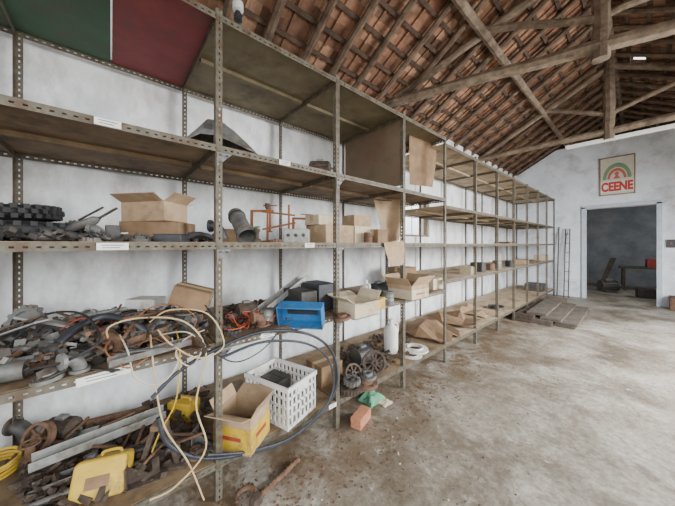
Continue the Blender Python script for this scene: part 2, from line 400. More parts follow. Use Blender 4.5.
# ---------------------------------------------------------------- item builders
def carton(label,loc,rz,w,d,h,mt=None,op=False,group=None,rx=0,ry=0,name='cardboard_box',band=None,tape=True):
    mt=mt or m_card; T=thing(name,label,'box',loc,rz,group,rx,ry); m=MB()
    if op:
        t_=.006
        m.box(0,0,t_/2,w,d,t_)
        for s_ in(-1,1): m.box(s_*(w/2-t_/2),0,h/2,t_,d,h); m.box(0,s_*(d/2-t_/2),h/2,w-2*t_,t_,h)
        m.build('body',mt,T,sm=False)
        for s_ in(-1,1):
            a=random.uniform(.1,.9); f=MB(); fl=d*.4
            f.box(0,s_*(d/2+math.cos(a)*fl/2),h+math.sin(a)*fl/2,w*.98,fl,.005,rot=(s_*a,0,0)); f.build('flap',mt,T,sm=False)
            a=random.uniform(.5,1.2); f=MB(); fl=w*.3
            f.box(s_*(w/2+math.cos(a)*fl/2),0,h+math.sin(a)*fl/2,fl,d*.95,.005,rot=(0,-s_*a,0)); f.build('flap',mt,T,sm=False)
    else:
        m.box(0,0,h/2,w,d,h,j=.002); m.build('body',mt,T,sm=False,bev=.004)
        for s_ in(-1,1):
            f=MB(); f.box(0,s_*(d/4+.001),h+.002,w*.995,d/2-.004,.004); f.build('flap',mt,T,sm=False)
        if tape:
            f=MB(); f.box(0,0,h+.0055,w+.002,.045,.002); f.box(w/2+.001,0,h-.03,.002,.045,.06); f.box(-w/2-.001,0,h-.03,.002,.045,.06); f.build('tape',m_tape,T,sm=False)
    if band:
        f=MB(); f.box(0,-d/2-.0015,h*.38,w*.98,.003,h*.62); f.box(-w/2-.0015,0,h*.38,.003,d*.98,h*.62); f.box(w/2+.0015,0,h*.38,.003,d*.98,h*.62); f.build('printed_band',band,T,sm=False)
        f=MB(); f.box(0,-d/2-.004,h*.4,w*.5,.002,h*.1); f.build('red_stripe',m_red2,T,sm=False)
        f=MB(); f.box(w/2+.004,0,h*.4,.002,d*.5,h*.1); f.build('red_stripe',m_red2,T,sm=False)
    return T
def pipe(label,p0,p1,r,mt=None,group=None,wall=.2,name='steel_pipe',cat='pipe'):
    p0=Vector(p0);p1=Vector(p1);ln=(p1-p0).length; m=MB(); ri=r*(1-wall)
    m.lathe([(r,0),(r,ln),(ri,ln),(ri,0)],p0,p1-p0,seg=18,closed=True)
    return tag(m.build(name,mt or m_steel),label,cat,group)
def rod(label,pts,r,mt=None,name='steel_rod',cat='rod',group=None,seg=8,sm_=False):
    if sm_: pts=smooth(pts)
    m=MB(); m.tube(pts,r,seg=seg); return tag(m.build(name,mt or m_steelD),label,cat,group)
def bar(label,p0,p1,w,t_,mt=None,name='flat_bar',cat='bar',group=None,roll=0,prof=None):
    p0=Vector(p0);p1=Vector(p1);d=p1-p0; q=d.normalized().to_track_quat('X','Z').to_matrix().to_4x4(); m=MB(); m.M=Matrix.Translation(p0)@q@Matrix.Rotation(roll,4,'X')
    ln=d.length
    if prof=='L': m.box(ln/2,0,0,ln,w,t_); m.box(ln/2,w/2,w/2,ln,t_,w)
    elif prof=='U': m.box(ln/2,0,0,ln,w,t_); m.box(ln/2,w/2,w/4,ln,t_,w/2); m.box(ln/2,-w/2,w/4,ln,t_,w/2)
    else: m.box(ln/2,0,0,ln,w,t_)
    return tag(m.build(name,mt or m_steel,bev=.002),label,cat,group)
def gear(label,loc,rot,Rr_,teeth=18,th=.03,mt=None,name='gear_wheel',hub=.3):
    T=thing(name,label,'gear',loc,rot[2],None,rot[0],rot[1]); m=MB(); out=[]
    for k in range(teeth*4):
        out.append((Rr_*(1 if k%4 in(0,1) else .86)*math.cos(2*PI*k/teeth/4),Rr_*(1 if k%4 in(0,1) else .86)*math.sin(2*PI*k/teeth/4)))
    m.ring(out,circ(Rr_*.62,teeth*4),th); m.build('toothed_ring',mt or m_steel,T)
    m=MB(); m.ring(circ(Rr_*.64,24),circ(Rr_*.13,24),th*.4,Matrix.Translation((0,0,th*.3))); m.build('web',mt or m_steel,T)
    m=MB(); m.ring(circ(Rr_*hub,20),circ(Rr_*.14,20),th*1.5,Matrix.Translation((0,0,-th*.1))); m.build('hub',m_steelD,T)
    return T
def wheel(label,loc,rot,Rr_,th=.04,spokes=5,mt=None,name='belt_pulley',cat='pulley'):
    mt=mt or m_steel; T=thing(name,label,cat,loc,rot[2],None,rot[0],rot[1]); m=MB()
    m.lathe([(Rr_*.8,0),(Rr_,0),(Rr_*.9,th*.5),(Rr_,th),(Rr_*.8,th)],seg=28,closed=True); m.build('rim',mt,T)
    m=MB(); m.ring(circ(Rr_*.28,18),circ(Rr_*.1,18),th*1.1); m.build('hub',mt,T)
    for k in range(spokes):
        a=2*PI*k/spokes; m=MB(); m.M=Matrix.Rotation(a,4,'Z'); m.box(Rr_*.54,0,th*.5,Rr_*.6,Rr_*.17,th*.35); m.build('spoke',mt,T,bev=.003)
    return T
def disc(label,loc,rot,Rr_,th=.02,mt=None,name='flange_disc',cat='disc',hole=.35,bolts=6):
    T=thing(name,label,cat,loc,rot[2],None,rot[0],rot[1]); m=MB(); m.lathe([(Rr_*hole,0),(Rr_,0),(Rr_,th),(Rr_*.6,th),(Rr_*.55,th*2),(Rr_*hole,th*2)],seg=28,closed=True); m.build('plate',mt or m_steel,T)
    for k in range(bolts):
        m=MB(); m.lathe([(Rr_*.06,0),(Rr_*.06,th*.6)],(Rr_*.8*math.cos(2*PI*k/bolts),Rr_*.8*math.sin(2*PI*k/bolts),th),seg=6); m.build('bolt_head',m_steelD,T)
    return T
def motor(label,loc,rz,ln,r,mt=None,name='electric_motor',ry=0):
    mt=mt or m_steelD; T=thing(name,label,'motor',loc,rz,None,0,ry); m=MB()
    m.lathe([(r*.9,-ln*.32),(r*.9,ln*.32)],(0,0,r*1.15),(1,0,0),seg=24)
    for k in range(14):
        a=2*PI*k/14; m.box(0,math.cos(a)*r*.93,r*1.15+math.sin(a)*r*.93,ln*.6,r*.06,r*.2,rot=(a-PI/2,0,0))
    m.build('finned_housing',mt,T)
    m=MB(); m.lathe([(r*.5,-ln*.42),(r*.98,-ln*.36),(r*.98,-ln*.3)],(0,0,r*1.15),(1,0,0),seg=24); m.build('end_cap',mt,T)
    m=MB(); m.lathe([(r*.98,ln*.3),(r*.98,ln*.36),(r*.5,ln*.42)],(0,0,r*1.15),(1,0,0),seg=24); m.build('end_cap',mt,T)
    m=MB(); m.lathe([(r*.15,ln*.4),(r*.15,ln*.6)],(0,0,r*1.15),(1,0,0),seg=12); m.build('shaft',m_steel,T)
    m=MB(); m.box(0,0,r*.06,ln*.5,r*1.9,r*.12); m.box(0,r*.6,r*.25,ln*.4,r*.12,r*.5); m.box(0,-r*.6,r*.25,ln*.4,r*.12,r*.5); m.build('foot',mt,T)
    m=MB(); m.box(0,0,r*2.25,ln*.28,r*.7,r*.3); m.build('terminal_box',m_steel,T,bev=.004)
    return T
def tin(label,loc,r,h,mt,lidm=None,name='metal_tin',rx=0,ry=0,handle=True,cat='tin',group=None):
    T=thing(name,label,cat,loc,random.uniform(0,6),group,rx,ry); m=MB()
    m.lathe([(r*.97,0),(r,.006),(r,h*.33),(r*1.015,h*.34),(r,h*.35),(r,h*.66),(r*1.015,h*.67),(r,h*.68),(r,h-.004),(r*1.03,h)]); m.build('body',mt,T)
    m=MB(); m.lathe([(r*.9,h),(r*.9,h+.008),(r*.4,h+.006)]); m.build('lid',lidm or m_steel,T)
    if handle:
        m=MB(); m.tube([(r*math.cos(a)*1.03,.0,h*.9-r*.9*math.sin(a)+.0) for a in [PI*k/10 for k in range(11)]],.003,seg=6); m.build('handle',m_steelD,T)
    return T
def jerry(label,loc,rz,w,d,h,mt,rx=0,ry=0,paper=True):
    T=thing('jerrycan',label,'canister',loc,rz,None,rx,ry); m=MB()
    poly=[(-w/2,0),(w/2,0),(w/2,h*.9),(w*.45,h),(-w*.42,h),(-w/2,h*.9)]
    m.prism(poly,d,Matrix.Translation((0,d/2,0))@Euler((PI/2,0,0)).to_matrix().to_4x4()); m.build('body',mt,T,bev=.014)
    m=MB(); m.lathe([(.022,0),(.022,.02),(.018,.025)],(-w*.3,0,h-.004)); m.build('cap',m_dkpl,T)
    m=MB(); m.tube(smooth([(-w*.1,0,h*.985),(-w*.06,0,h+.016),(w*.24,0,h+.016),(w*.3,0,h*.98)]),.008); m.build('handle',mt,T)
    if paper:
        m=MB(); m.box(0,-d/2-.0015,h*.42,w*.45,.002,h*.3); m.build('label_sheet',m_cardD,T,sm=False)
    return T
def crate(label,loc,rz,w,d,h,mt):
    T=thing('plastic_crate',label,'crate',loc,rz); m=MB(); t_=.008
    m.box(0,0,.006,w,d,.012)
    for s_ in(-1,1):
        for ax in(0,1):
            Ln=w if ax==0 else d; off=(d if ax==0 else w)/2-t_/2
            def bx(u,z,su,sz):
                if ax==0: m.box(u,s_*off,z,su,t_,sz)
                else: m.box(s_*off,u,z,t_,su,sz)
            nb=int(Ln/.045)
            for k in range(nb+1): bx(-Ln/2+Ln*k/nb+(0.006 if k==0 else -.006 if k==nb else 0),h/2,.018,h)
            for z in (.02,h*.3,h*.52,h*.74): bx(0,z,Ln,.018)
    m.build('lattice_body',mt,T,sm=False)
    m=MB()
    for s_ in(-1,1): m.box(0,s_*d/2,h-.012,w+.02,.018,.035); m.box(s_*w/2,0,h-.012,.018,d+.02,.035)
    m.build('rim',mt,T,sm=False,bev=.003)
    for s_ in(-1,1):
        m=MB(); m.box(s_*(w/2+.004),0,h*.86,.014,d*.4,.05); m.build('handle',mt,T,bev=.004)
    return T
def tyre(label,loc,rot,R0,r0,name='knobbly_tyre'):
    T=thing(name,label,'tyre',loc,rot[2],None,rot[0],rot[1]); m=MB(); prof=[]
    for k in range(12):
        a=PI*2*k/12; prof.append((R0+r0*math.cos(a),r0*1.0*math.sin(a)+r0))
    m.lathe(prof,seg=36,closed=True); m.build('carcass',m_blk,T)
    m=MB()
    for k in range(30):
        for q,b2 in ((0,0),(.5,.7),(.5,-.7)):
            a=2*PI*(k+q)/30; rr=R0+r0*math.cos(b2)*1.1; m.M=Matrix.Rotation(a,4,'Z'); m.box(rr,0,r0+r0*1.1*math.sin(b2),.03,.024,.024)
    m.build('tread_knobs',m_blk,T,sm=False); return T
def jug(label,loc,r,h,mt,rz=0):
    T=thing('plastic_jug',label,'jug',loc,rz); m=MB(); m.lathe([(r*.9,0),(r,.01),(r,h*.72),(r*.8,h*.84),(r*.3,h*.92),(r*.3,h)]); m.build('body',mt,T)
    m=MB(); m.lathe([(r*.34,h),(r*.34,h+.03)]); m.build('cap',m_white,T)
    m=MB(); m.tube(smooth([(r*.3,0,h*.93),(r*.9,0,h*.93),(r*1.05,0,h*.75),(r*.95,0,h*.62)]),.012); m.build('handle',mt,T); return T
def spring(label,p0,p1,r,turns,mt):
    p0=Vector(p0);p1=Vector(p1);q=(p1-p0).to_track_quat('Z','Y').to_matrix(); ln=(p1-p0).length
    pts=[p0+q@Vector((r*math.cos(2*PI*turns*k/(turns*12)),r*math.sin(2*PI*turns*k/(turns*12)),ln*k/(turns*12))) for k in range(turns*12+1)]
    return rod(label,pts,r*.16,mt,'coil_spring','spring',seg=6)
def clampframe(label,loc,rz,h,mt):
    T=thing('screw_clamp',label,'clamp',loc,rz); m=MB(); w=h*.7
    pts=[(-w/2,0),(w/2,0),(w/2,.02),(-w/2+.022,.02),(-w/2+.022,h-.02),(w/2,h-.02),(w/2,h),(-w/2,h)]
    m.prism(pts,.02,Matrix.Translation((0,.01,0))@Euler((PI/2,0,0)).to_matrix().to_4x4()); m.build('frame',mt,T,bev=.003)
    m=MB(); m.lathe([(.009,h*.35),(.009,h*1.15)],(w*.35,0,0)); m.lathe([(.02,h*.32),(.02,h*.36)],(w*.35,0,0)); m.build('screw',mt,T)
    m=MB(); m.tube([(w*.35-.06,0,h*1.13),(w*.35+.06,0,h*1.13)],.005); m.build('handle',mt,T); return T
def bracket(label,loc,rz,w,h,d,mt,rx=0,ry=0,name='steel_bracket'):
    T=thing(name,label,'bracket',loc,rz,None,rx,ry); m=MB(); m.box(0,0,.004,w,d,.008); m.box(-w/2+.004,0,h/2,.008,d,h); m.build('plate',mt,T,sm=False,bev=.002)
    m=MB(); m.prism([(-w/2+.008,.008),(w/2-.02,.008),(-w/2+.008,h-.02)],.008,Matrix.Translation((0,.004,0))@Euler((PI/2,0,0)).to_matrix().to_4x4()); m.build('gusset',mt,T,sm=False)
    for s_ in(-1,1):
        m=MB(); m.lathe([(.009,.008),(.009,.016)],(w*.25,s_*d*.3,0),seg=6); m.build('bolt_head',m_steelD,T)
    return T
def elbow(label,loc,rz,r,Rb,mt,rx=0,ry=0,name='pipe_elbow'):
    T=thing(name,label,'pipe fitting',loc,rz,None,rx,ry); m=MB()
    m.tube([(Rb*math.cos(a)-Rb,0,Rb*math.sin(a)+r*1.4) for a in [PI/2*k/8 for k in range(9)]],r,seg=14); m.build('bend',mt,T)
    m=MB(); m.lathe([(r*1.4,0),(r*1.4,.014)],(0,0,r*1.4-.014)); m.build('flange',mt,T)
    m=MB(); m.lathe([(r*1.4,0),(r*1.4,.014)],(-Rb,0,Rb+r*1.4),(-1,0,0)); m.build('flange',mt,T); return T
def valve(label,loc,rz,s_,mt,ry=0):
    T=thing('gate_valve',label,'valve',loc,rz,None,0,ry); m=MB(); m.lathe([(s_*.3,-s_*.8),(s_*.5,-s_*.8),(s_*.5,-s_*.65),(s_*.3,-s_*.6),(s_*.42,0),(s_*.3,s_*.6),(s_*.5,s_*.65),(s_*.5,s_*.8),(s_*.3,s_*.8)],(0,0,s_*.5),(1,0,0)); m.lathe([(s_*.3,0),(s_*.2,s_*.9)],(0,0,s_*.6)); m.build('body',mt,T)
    m=MB(); m.tube([(s_*.5*math.cos(a),s_*.5*math.sin(a),s_*1.5) for a in [2*PI*k/20 for k in range(20)]],s_*.06,closed=True); m.box(0,0,s_*1.5,s_,s_*.1,s_*.06); m.box(0,0,s_*1.5,s_*.1,s_,s_*.06); m.build('hand_wheel',m_rust,T); return T
def spanner(label,loc,rz,ln,mt,rx=0,ry=0,group=None):
    h=ln*.09; pts=[(-ln/2,-h*1.2),(-ln/2+h*2,-h*1.2),(-ln/2+h*2.8,-h*.5),(ln/2-h*2,-h*.5),(ln/2-h,-h),(ln/2,-h*.8),(ln/2-h*.6,0),(ln/2,h*.8),(ln/2-h,h),(ln/2-h*2,h*.5),(-ln/2+h*2.8,h*.5),(-ln/2+h*2,h*1.2),(-ln/2,h*1.2),(-ln/2+h,h*.4),(-ln/2+h,-h*.4)]
    m=MB(); m.prism(pts,ln*.03); o=m.build('spanner',mt,None,org=(0,0,0),bev=.002); o.location=loc; o.rotation_euler=(rx,ry,rz); return tag(o,label,'spanner',group)
def bolt(label,loc,rz,ln,group):
    m=MB(); m.lathe([(.012,0),(.012,.01),(.006,.0101),(.006,ln)],(0,0,.011),(1,0,0),seg=6); o=m.build('bolt',m_rustD,None,org=(0,0,0)); o.location=loc; o.rotation_euler=(0,0,rz); return tag(o,label,'bolt',group)
def crumple(name,label,cat,loc,rz,w,d,h,mt,seed,kind=None):
    rnd=random.Random(seed); ph=[rnd.uniform(0,6) for _ in range(8)]
    def fn(u,v):
        x=(u-.5)*w;y=(v-.5)*d
        z=.5+.25*math.sin(u*7+ph[0])*math.cos(v*5+ph[1])+.15*math.sin(u*15+ph[2]+v*9)+.08*math.sin(v*23+ph[3]+u*4)
        e=min(u,1-u,v,1-v)*4; e=min(1,e)
        return (x*(1+.08*math.sin(v*8+ph[4])),y*(1+.08*math.sin(u*8+ph[5])),.006+h*z*(e**.6))
    m=MB(); m.grid(22,18,fn); o=m.build(name,mt,None,org=(0,0,0)); o.location=loc; o.rotation_euler=(0,0,rz); return tag(o,label,cat)
def folded(label,loc,rz,w,d,h,mt,seed,name='cardboard_sheet'):
    rnd=random.Random(seed); nx,ny=5,4
    hh=[[rnd.uniform(0,1) for _ in range(ny+1)] for _ in range(nx+1)]
    jx=[[rnd.uniform(-.35,.35) for _ in range(ny+1)] for _ in range(nx+1)]
    vs=[];fs=[]
    for k in(0,1):
        for i in range(nx+1):
            for j in range(ny+1):
                e=.35 if (i in(0,nx) or j in(0,ny)) else 1
                vs.append(((i/nx-.5)*w+jx[i][j]*w/nx,(j/ny-.5)*d+jx[(i+2)%(nx+1)][j]*d/ny,.008+h*hh[i][j]*e-k*.005))
    o=(nx+1)*(ny+1)
    for i in range(nx):
        for j in range(ny):
            a=i*(ny+1)+j;b2=a+1;c2=a+ny+2;d2=a+ny+1
            fs+=[(a,d2,c2),(a,c2,b2),(o+a,o+c2,o+d2),(o+a,o+b2,o+c2)]
    for i in range(nx):
        a=i*(ny+1);d2=a+ny+1; fs.append((a,o+a,o+d2,d2)); a+=ny; d2+=ny; fs.append((a,d2,o+d2,o+a))
    for j in range(ny):
        a=j; fs.append((a,a+1,o+a+1,o+a)); a=nx*(ny+1)+j; fs.append((a,o+a,o+a+1,a+1))
    m=MB(); m.add(vs,fs); q=m.build(name,mt,None,sm=False,org=(0,0,0)); q.location=loc; q.rotation_euler=(0,0,rz); return tag(q,label,'cardboard sheet')
G=math.pi/2
# ================================================================ OVERHEAD SHELF (2.19)
T=thing('engine_cowling','grey curved sheet metal cowling lying at the front of the overhead shelf','cowling',P(222,1.95,2.19),RC)
m=MB()
def cow(u,v):
    x=-.26+.52*u; prof=[.03,.13,.2,.19,.14,.08,.015]; q=u*6; i=min(5,int(q)); hh=prof[i]+(prof[i+1]-prof[i])*(q-i)
    return (x,(v-.5)*.3*(1-.4*u),.006+hh*math.sin(PI*(.15+.7*v))*1.35)
m.grid(18,10,cow,.006); m.build('shell',m_steel,T)
m=MB(); m.box(-.05,-.1,.16,.06,.01,.08,rot=(.3,.2,0)); m.build('mounting_lug',m_steelD,T)
motor('rusty brown motor part lying on the overhead shelf behind the second post',P(320,1.9,2.19),RC,.24,.065,m_rustD)
wheel('small dark wheel lying beside the rusty motor on the overhead shelf',P(335,2.0,2.2),(.3,0,0),.07,.03,4,m_steelD)
def sheet(name,label,pts4,mt,bulge,nx=14,ny=10,th=.004):
    a,b2,c2,d2=[Vector(p) for p in pts4]; nrm=(b2-a).cross(d2-a).normalized()
    m=MB()
    def fn(u,v):
        p=a.lerp(b2,u).lerp(d2.lerp(c2,u),v); return p+nrm*bulge*(math.sin(PI*u*1.3)*math.sin(PI*v*.9+.4)+.3*math.sin(9*u+5*v))
    m.grid(nx,ny,fn,th); o=m.build(name,mt); return tag(o,label,'sheet')
sheet('hardboard_sheet','tall brown hardboard sheet leaning upright between overhead and top shelves',[Q(410,124,1.95),Q(436,138,1.9),Q(433,187,1.95),Q(409,184,1.95)],m_cardD,.02)
sheet('cardboard_sheet','torn tan cardboard sheet curling down over the eye-level shelf by the window',[Q(372,192,2.3),Q(402,190,2.15),Q(400,240,1.95),Q(386,242,2.1)],m_card,.05)
sheet('cardboard_sheet','narrow tan cardboard strip hanging off the eye-level shelf edge above the printed cartons',[Q(384,243,1.67),Q(403,241,1.67),Q(404,264,1.67),Q(390,266,1.67)],m_card,.015)
# ================================================================ EYE SHELF (1.59)
E=1.59
tyre('black knobbly tyre lying flat at the left end of the eye-level shelf',P(22,2.2,E+.005),(0,0,0),.2,.05)
tyre('smaller black knobbly tyre stacked on top of the flat one',P(6,2.25,E+.12),(.06,0,0),.17,.035)
T=thing('grease_gun','grey lever-handled grease gun lying across the small parts','tool',P(84,2.0,E+.1),RC,None,0,-.35)
m=MB(); m.lathe([(.02,-.1),(.024,-.09),(.024,.06),(.01,.09)],(0,0,0),(1,0,0)); m.build('barrel',m_steel,T)
m=MB(); m.tube([(.08,0,0),(.2,0,.02)],.007); m.build('nozzle',m_steelD,T)
m=MB(); m.tube([(-.02,0,.03),(.13,0,.05)],.006); m.build('lever',m_steelD,T)
m=MB(); m.box(0,0,.05,.08,.07,.1); tag(m.build('steel_block',m_steelD,None,org=(0,0,0),bev=.006),'small dark steel block standing left of the tan cartons','block').location=P(113,2.05,E)
for i,(a,b2,w_,lb) in enumerate(((68,108,.05,'wide grey steel strip at the front of the loose parts'),(60,120,.035,'long dark strip lying across the eye-level loose parts'),(84,130,.04,'pale thin strip pointing at the tan cartons'),(92,126,.03,'narrow rusty strip beneath the steel block'),(70,95,.06,'short broad strip behind the grease gun'))):
    bar(lb,P(a,1.85+.12*i,E+.015+.015*i),P(b2,1.95+.1*i,E+.02+.02*i),w_,.012,[m_steel,m_steelD,m_alu,m_rust,m_steel][i])
gear('small grey gear lying flat in front of the grease gun',P(92,1.84,E+.003),(0,0,.2),.05,12,.02,m_steel)
gear('grey gear standing on edge behind the loose strips',P(74,2.3,E+.07),(1.3,0,RC),.065,14,.025,m_steel)
disc('dark flange disc lying by the front edge left of the cartons',P(140,1.8,E+.003),(0,0,0),.05,.015,m_steelD)
tin('small grey tin standing between the tyres and the steel strips',P(64,2.1,E),.035,.09,m_steel)
elbow('grey pipe elbow beside the steel block on the eye-level shelf',P(101,1.95,E),RC,.022,.045,m_steel)
pipe('short grey pipe lying in front of the tyres on the eye-level shelf',P(36,1.8,E+.025),P(66,1.85,E+.025),.02,m_steelD)
carton('wide dark cardboard box supporting the open carton on the eye-level shelf',P(160,2.15,E),RC+.1,.36,.24,.13,m_cardD,tape=False)
carton('open battered tan carton with raised flaps perched on the darker box',P(156,2.18,E+.136),RC-.1,.3,.22,.13,m_card,op=True,ry=-.02)
carton('small flat dark box in front of the stacked tan cartons',P(172,1.82,E),RC,.16,.1,.045,m_dkpl,tape=False,name='tool_case')
rod('bent black rubber strap lying in front of the first post',[P(185,1.8,E+.02),P(195,1.78,E+.05),P(207,1.8,E+.045),P(214,1.82,E+.02)],.015,m_blk,'rubber_strap','strap',sm_=True)
T=thing('duct_pipe','grey flared metal duct piece with open mouth right of the first post','pipe',P(242,1.95,E+.07),RC-.3,None,0,0)
m=MB(); ax=Vector((-.55,.35,.5)); m.lathe([(.07,-.05),(.073,-.045),(.06,.06),(.056,.26),(.052,.26),(.055,.06),(.066,-.05)],(0.05,-.03,0),ax,seg=24,closed=True); m.build('duct',m_steel,T)
m=MB(); m.lathe([(.066,.2),(.066,.215),(.057,.215),(.057,.2)],(.05,-.03,0),ax,seg=24,closed=True); m.build('collar',m_steelD,T)
elbow('black plastic elbow lying left of the flared duct',P(222,1.85,E),RC,.03,.07,m_dkpl)
clampframe('rusty orange screw clamp standing upright behind the flared duct',P(262,2.1,E),RC,.28,m_rustO)
T=thing('rusty_frame','rusty angle frame with crossed arms standing left of the paper cartons','frame',P(277,2.0,E),RC)
for xx,hh in ((-.08,.3),(.1,.32)):
    m=MB(); m.box(xx,0,hh/2,.015,.015,hh); m.build('upright',m_rustO,T,sm=False)
m=MB(); m.box(0,.017,.25,.3,.015,.015,rot=(0,.12,0)); m.build('arm',m_rustO,T,sm=False)
m=MB(); m.box(.02,-.017,.14,.28,.015,.015,rot=(0,-.2,0)); m.build('arm',m_rustO,T,sm=False)
m=MB(); m.lathe([(.01,-.02),(.022,0),(.022,.03)],(-.08,0,.3)); m.build('knob',m_rustD,T)
clampframe('second rusty clamp standing just left of the wide carton',P(301,2.1,E),RC+.4,.24,m_rustO)
T=thing('control_box','grey steel control box with round knobs at the shelf edge','control box',P(297,1.82,E),RC)
m=MB(); m.box(0,0,.055,.2,.12,.11); m.build('case',m_alu,T,bev=.005)
for k in range(3):
    m=MB(); m.lathe([(.014,0),(.012,.02)],(-.06+.06*k,-.06,.06),(0,-1,0),seg=14); m.build('knob',m_dkpl,T)
T=thing('tee_fitting','small green and brown tee fitting by the first post','fitting',P(257,1.8,E))
m=MB(); m.lathe([(.03,0),(.03,.02),(.015,.03),(.015,.07),(.022,.08),(.022,.1)]); m.build('stem',m_rustD,T)
m=MB(); m.box(0,0,.11,.09,.014,.014); m.build('tee_handle',m_grn,T)
gear('small rusty gear lying at the shelf edge before the control box',P(276,1.78,E+.003),(0,0,0),.05,12,.02,m_rust)
carton('wide tan carton at the front of the eye-level shelf beside the second post',P(330,1.95,E),G,.34,.3,.16,m_card)
carton('long pale carton lying on the wide tan one',P(322,2.0,E+.166),G+.1,.26,.2,.09,m_cardP)
carton('square pale carton right of the second post',P(355,2.0,E),G,.26,.26,.17,m_cardP)
carton('small tan carton stacked on the square pale one',P(357,2.05,E+.176),G-.1,.24,.2,.12,m_card)
carton('small brown box at the shelf edge before the third post',P(377,1.85,E),G,.16,.16,.14,m_cardD)
carton('open shallow tan tray behind the third post on the eye-level shelf',P(384,2.45,E),G,.3,.24,.1,m_card,op=True)
tin('round brown tin wedged between pale carton and brown box',P(368,1.8,E),.045,.1,m_rust)
carton('dark box far back under the overhead shelf near the first post',P(235,2.5,E),G,.3,.2,.12,m_cardD)
# ================================================================ WAIST SHELF (.97)
H=.97
def Aw(px,py,dz=0): return A(px,py,H)+Vector((0,0,dz))
gear('grey cast sprocket leaning on edge at the left of the waist-high shelf',Aw(28,342,.12),(1.25,0,RC),.11,14,.035,m_steel)
gear('smaller dark sprocket leaning beside the grey cast one',Aw(52,350,.09),(1.1,.2,RC+.2),.085,12,.03,m_steelD)
bracket('heavy grey steel bracket at the very left of the waist-high shelf',Aw(2,352),RC,.2,.14,.1,m_steel)
pipe('thick steel pipe with open end at the front left of the waist-high shelf',Aw(-35,392,.05),Aw(26,380,.05),.042,m_steel)
pipe('slimmer steel pipe lying behind the thick open one',Aw(-10,362,.03),Aw(62,356,.035),.028,m_steelD)
pipe('long grey pipe crossing the heap from the left end',Aw(8,372,.09),Aw(118,348,.13),.02,m_steel)
pipe('short dark pipe pointing at the handwritten shelf card',Aw(62,372,.03),Aw(104,358,.04),.024,m_steelD)
pipe('dark conduit resting across the heap towards the first post',Aw(95,366,.06),Aw(176,338,.16),.018,m_rustD)
pipe('bright conduit lying high across the back of the heap',Aw(60,342,.14),Aw(160,330,.19),.016,m_alu)
elbow('rusty pipe elbow standing in the middle of the heap',Aw(120,358),RC,.032,.065,m_rust)
elbow('grey pipe elbow at the front edge of the heap',Aw(80,376),RC+1.2,.026,.055,m_steel)
valve('gate valve with hand wheel lying at the back left of the heap',Aw(78,340,.0),RC,.1,m_steelD)
wheel('white dusty pulley standing at the back of the waist-high shelf',Aw(90,338,.13),(1.2,0,RC),.06,.03,5,m_alu)
disc('rusty flange disc leaning on the pipes at the heap centre',Aw(100,356,.06),(.9,0,RC),.065,.016,m_rust)
disc('grey flange disc near the front of the waist-high shelf',Aw(48,382,.01),(.1,0,0),.055,.016,m_steel)
motor('dark electric motor half buried behind the beige cable',Aw(160,344,0),RC+.3,.22,.06,m_steelD)
motor('small brown motor at the rear of the heap near the white box',Aw(118,334,0),RC-.2,.17,.05,m_rustD)
carton('flat white box at the back of the heap left of the tilted carton',Aw(147,331,.17),RC,.2,.14,.06,m_white,tape=False,name='white_box')
carton('tilted brown carton resting high on the heap beside the first post',Aw(190,335,.2),RC+.3,.22,.2,.12,m_cardD,ry=.3)
tin('dented steel tin under the tilted brown carton',Aw(186,338,0),.07,.16,m_steelD)
tin('pale tin standing behind the flange discs',Aw(134,338,0),.05,.15,m_alu)
bar('grey steel channel lying along the front of the heap',Aw(108,372,.03),Aw(190,350,.04),.06,.006,m_steel,'steel_channel','channel',prof='U')
bar('dark angle iron sticking out over the shelf edge',Aw(40,388,.03),Aw(96,366,.06),.035,.005,m_steelD,'angle_iron','bar',prof='L')
bar('flat grey lever lying over the two sprockets',Aw(18,352,.2),Aw(72,350,.14),.05,.014,m_alu,'lever_arm','lever')
bar('brown angle iron lying diagonally behind the grey channel',Aw(128,360,.07),Aw(205,334,.1),.035,.005,m_rust,'angle_iron','bar',prof='L')
bar('wide grey plate lying on the pipes left of the beige cable',Aw(80,352,.17),Aw(120,344,.2),.09,.01,m_steel,'steel_plate','plate')
bar('dusty pale plate leaning at the left over the slim pipe',Aw(5,356,.12),Aw(44,358,.2),.08,.01,m_alu,'steel_plate','plate')
spring('rusty coil spring lying by the grey pipe elbow',Aw(66,376,.03),Aw(86,370,.03),.022,7,m_rustD)
spanner('large open-ended spanner lying on the grey channel',Aw(148,362,.06),RC+.3,.26,m_steel)
spanner('dark spanner lying at the heap front above the shelf card',Aw(100,374,.02),RC-.2,.2,m_steelD)
bracket('dark bracket leaning right of the rusty elbow',Aw(140,356),RC+.8,.13,.12,.07,m_steelD,rx=.3)
bracket('brown bracket close to the first post on the waist-high shelf',Aw(200,348),RC-.5,.13,.1,.07,m_rust)
rod('curved black exhaust pipe across the middle of the heap',[Aw(58,368,.12),Aw(78,360,.17),Aw(104,352,.2),Aw(130,352,.17),Aw(146,350,.1)],.02,m_dkpl,'exhaust_pipe','pipe',sm_=True,seg=12)
rod('looped black cable over the sprockets at the shelf left end',[Aw(5,372,.1),Aw(40,352,.2),Aw(80,352,.22),Aw(100,372,.16),Aw(70,382,.1),Aw(30,384,.06)],.006,m_blk,'rubber_cable','cable',sm_=True)
cp=smooth([Aw(150,360,.16),Aw(165,352,.2),Aw(185,350,.15),Aw(200,352,.06),Aw(205,356,.02)],5)
m=MB()
for k in range(len(cp)-1):
    a=cp[k]; d=(cp[k+1]-a); q=d.normalized().to_track_quat('X','Z').to_euler(); mid=a+d/2
    m.box(mid.x,mid.y,mid.z,d.length*1.25,.012 if k%2 else .022,.016,rot=tuple(q))
tag(m.build('roller_chain',m_steelD),'dark roller chain draped over the brown angle iron near the first post','chain')
